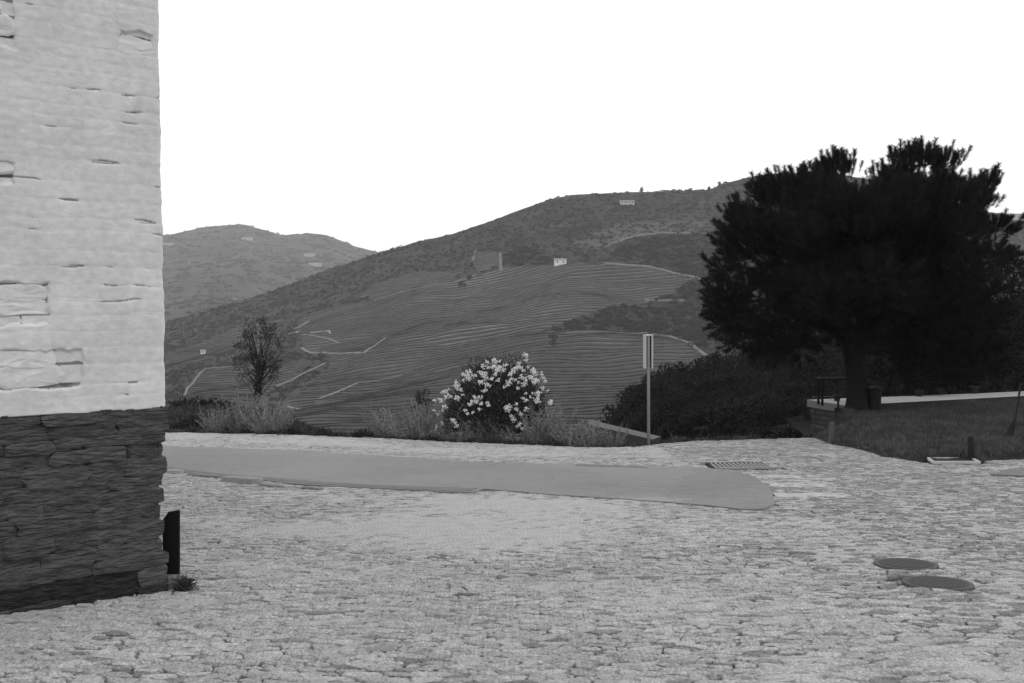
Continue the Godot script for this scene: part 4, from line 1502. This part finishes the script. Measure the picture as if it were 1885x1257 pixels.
	m.box(Vector3(0, 0.012, 0), Vector3(0.37, 0, 0), Vector3(0, 0.012, 0), Vector3(-0.1, 0, 0.36), g(0.025))
	part("lid", m.mesh(), mats.iron, pt)  # no cover here: dark plate coloured as the shaded inside of the pit
	for f in [[Vector3(-0.105, 0.02, 0.385), Vector3(0.42, 0, 0), Vector3(0, 0, 0.022)], [Vector3(0.105, 0.02, -0.385), Vector3(0.42, 0, 0), Vector3(0, 0, 0.022)], [Vector3(-0.395, 0.02, 0), Vector3(0.024, 0, 0), Vector3(-0.1, 0, 0.36)], [Vector3(0.395, 0.02, 0), Vector3(0.024, 0, 0), Vector3(-0.1, 0, 0.36)]]:
		m = MB.new()
		m.box(f[0], f[1], Vector3(0, 0.025, 0), f[2], g(0.6), 0.005)
		part("frame", m.mesh(), mats.concrete, pt)
	# dark plate at the house corner
	var pl := thing("corner_plate", Vector3(-2.557, plaza_y(-2.557, 7.75), -7.75))
	tag(pl, "upright dark metal plate with one cut corner at the house corner", "plate")
	m = MB.new()
	var o := [[-0.062, 0.09], [0.062, 0.09], [0.062, 0.575], [-0.02, 0.56], [-0.062, 0.5]]
	var fr := []
	var bk := []
	for q in o:
		fr.append(Vector3(q[0], q[1], 0.012)); bk.append(Vector3(q[0], q[1], -0.012))
	for k in 5:
		var j := (k + 1) % 5
		m.quad(fr[k], bk[k], bk[j], fr[j], g(0.012))
		if k > 0 and k < 4:
			m.tri(fr[0], fr[k], fr[k + 1], g(0.012)); m.tri(bk[0], bk[k + 1], bk[k], g(0.012))
	part("plate", m.mesh(), mats.steel, pl)
	m = MB.new()
	var oo := PackedVector2Array()
	for k in 9: oo.append(Vector2(cos(TAU * k / 9.0) * 0.1 * rnd(0.85, 1.1), sin(TAU * k / 9.0) * 0.09 * rnd(0.85, 1.1)))
	stone_into(m, oo, func(_x, _y): return 0.0, 0.092, Vector2.ZERO, 0.015, 0.16, g(0.3))
	part("foot_stone", m.mesh_smooth(), mats.stone, pl)
	# pale wedge of gravel path beyond the verge
	var wd := MB.new()
	var a := Vector3(1.9, land_y(1.9, 25.5), -25.5)
	var b := Vector3(3.3, land_y(3.3, 25.2), -25.2)
	var path_pts := [Vector3(2.05, -1.42, -27.5), Vector3(3.55, -1.5, -24.6), Vector3(3.3, -1.52, -24.2), Vector3(1.95, -1.44, -26.6)]
	wd.quad(path_pts[3], path_pts[2], path_pts[1], path_pts[0], g(0.17))
	for k in 4:
		var q: Vector3 = path_pts[k]
		var r: Vector3 = path_pts[(k + 1) % 4]
		wd.quad(q, r, r + Vector3(0, -0.7, 0), q + Vector3(0, -0.7, 0), g(0.08))
	tag(part("wall_top", wd.mesh(), mats.concrete), "pale flat top of a low wall sloping down behind the sign", "wall")
	# weeds in the joints near the wall
	var tf := feather_plant(0.09, 0.06, 9, 0.06)
	for q in [[-2.42, 7.62, "small weed growing beside the dark corner plate"]]:
		var w := part("joint_weed", tf, mats.leaf)
		w.position = Vector3(q[0], plaza_y(q[0], q[1]), -q[1])
		tag(w, q[2], "weed")

# ---------------------------------------------------------------- far buildings and trees
func far_house(at: Vector3, w: float, h: float, dp: float, label: String, tone: float) -> void:
	var r := thing("farmhouse", at)
	tag(r, label, "house", "farmhouses on the hills")
	var m := MB.new()
	m.box(Vector3(0, h * 0.5 - 0.6, 0), Vector3(w * 0.5, 0, 0), Vector3(0, h * 0.5 + 0.6, 0), Vector3(0, 0, dp * 0.5), g(tone))
	part("wall", m.mesh(), mats.wash, r)
	m = MB.new()
	var e := 0.3
	var y0 := h + 0.003
	var a := Vector3(-w * 0.5 - e, y0, dp * 0.5 + e)
	var b := Vector3(w * 0.5 + e, y0, dp * 0.5 + e)
	var c := Vector3(w * 0.5 + e, y0, -dp * 0.5 - e)
	var d := Vector3(-w * 0.5 - e, y0, -dp * 0.5 - e)
	var p := Vector3(-w * 0.5 - e, y0 + dp * 0.22, 0)
	var q := Vector3(w * 0.5 + e, y0 + dp * 0.22, 0)
	m.quad(a, b, q, p, g(0.3)); m.quad(c, d, p, q, g(0.3)); m.tri(b, c, q, g(0.5)); m.tri(d, a, p, g(0.5)); m.quad(d, c, b, a, g(0.3))
	part("roof", m.mesh(), mats.concrete, r)
	var n := maxi(1, int(w / 2.6))
	for k in n:
		m = MB.new()
		m.box(Vector3(-w * 0.5 + w * (k + 0.5) / n, h * 0.55, dp * 0.5 + 0.01), Vector3(0.4, 0, 0), Vector3(0, 0.5, 0), Vector3(0, 0, 0.03), g(0.08))
		part("window", m.mesh(), mats.paint, r)

func far_things() -> void:
	var hs := [[30, 642, 7.5, 2.6, 5.0, "white farmhouse in the middle of the opposite vineyard hill", 0.8], [86, 772, 10.5, 1.8, 5.0, "low pale farmhouse high under the ridge", 0.55], [-189, 632, 2.6, 2.0, 2.5, "tiny white hut low on the left slope", 0.8], [386, 790, 9.0, 3.0, 6.0, "pale house on the ridge right of the big pine", 0.6]]
	for h in hs:
		far_house(Vector3(h[0], hill_y(h[0], h[1]), -h[1]), h[2], h[3], h[4], h[5], h[6])
	var fs := [[-740, 2226, "far pale house at left of the hazy hill"], [-565, 2204, "far pale house below the hazy summit"], [-419, 2139, "far pale house under the second hazy summit"], [-365, 1913, "far pale house low on the right of the hazy hill"], [-420, 1530, "nearest pale house at the foot of the hazy hill"]]
	for h in fs:
		far_house(Vector3(h[0], far_y(h[0], h[1]), -h[1]), 22.0, 4.0, 10.0, h[2], 0.5)
	# lone trees along the ridge and in the fields
	var tl := [[100, 797, 4.5, 1.6, "tallest lone tree on the ridge skyline"], [65, 792, 2.6, 1.6, "small round tree on the ridge left of the tallest"], [152, 797, 3.2, 1.2, "small ridge tree left of the pine crown"], [160, 797, 4.0, 1.2, "ridge tree nearest the pine crown"], [138, 797, 2.6, 1.8, "low bush-like tree on the ridge skyline"], [18, 446, 6.0, 3.4, "dark spreading tree standing among the vine rows"], [-31, 642, 4.0, 3.0, "dark tree at the upper left edge of the vineyard"], [-27, 655, 3.0, 2.2, "smaller tree beside the upper left vineyard tree"], [22, 655, 3.0, 2.2, "dark bush beside the white farmhouse"], [47, 640, 3.2, 2.0, "dark tree right of the white farmhouse"]]
	for q in tl:
		loose_tree("hill_tree", q[4], Vector3(q[0], hill_y(q[0], q[1]) - 0.2, -q[1]), q[2], q[3] * 0.7, 14, 22, 0.8, 0.5, 0.03, 0.0, 0.3)
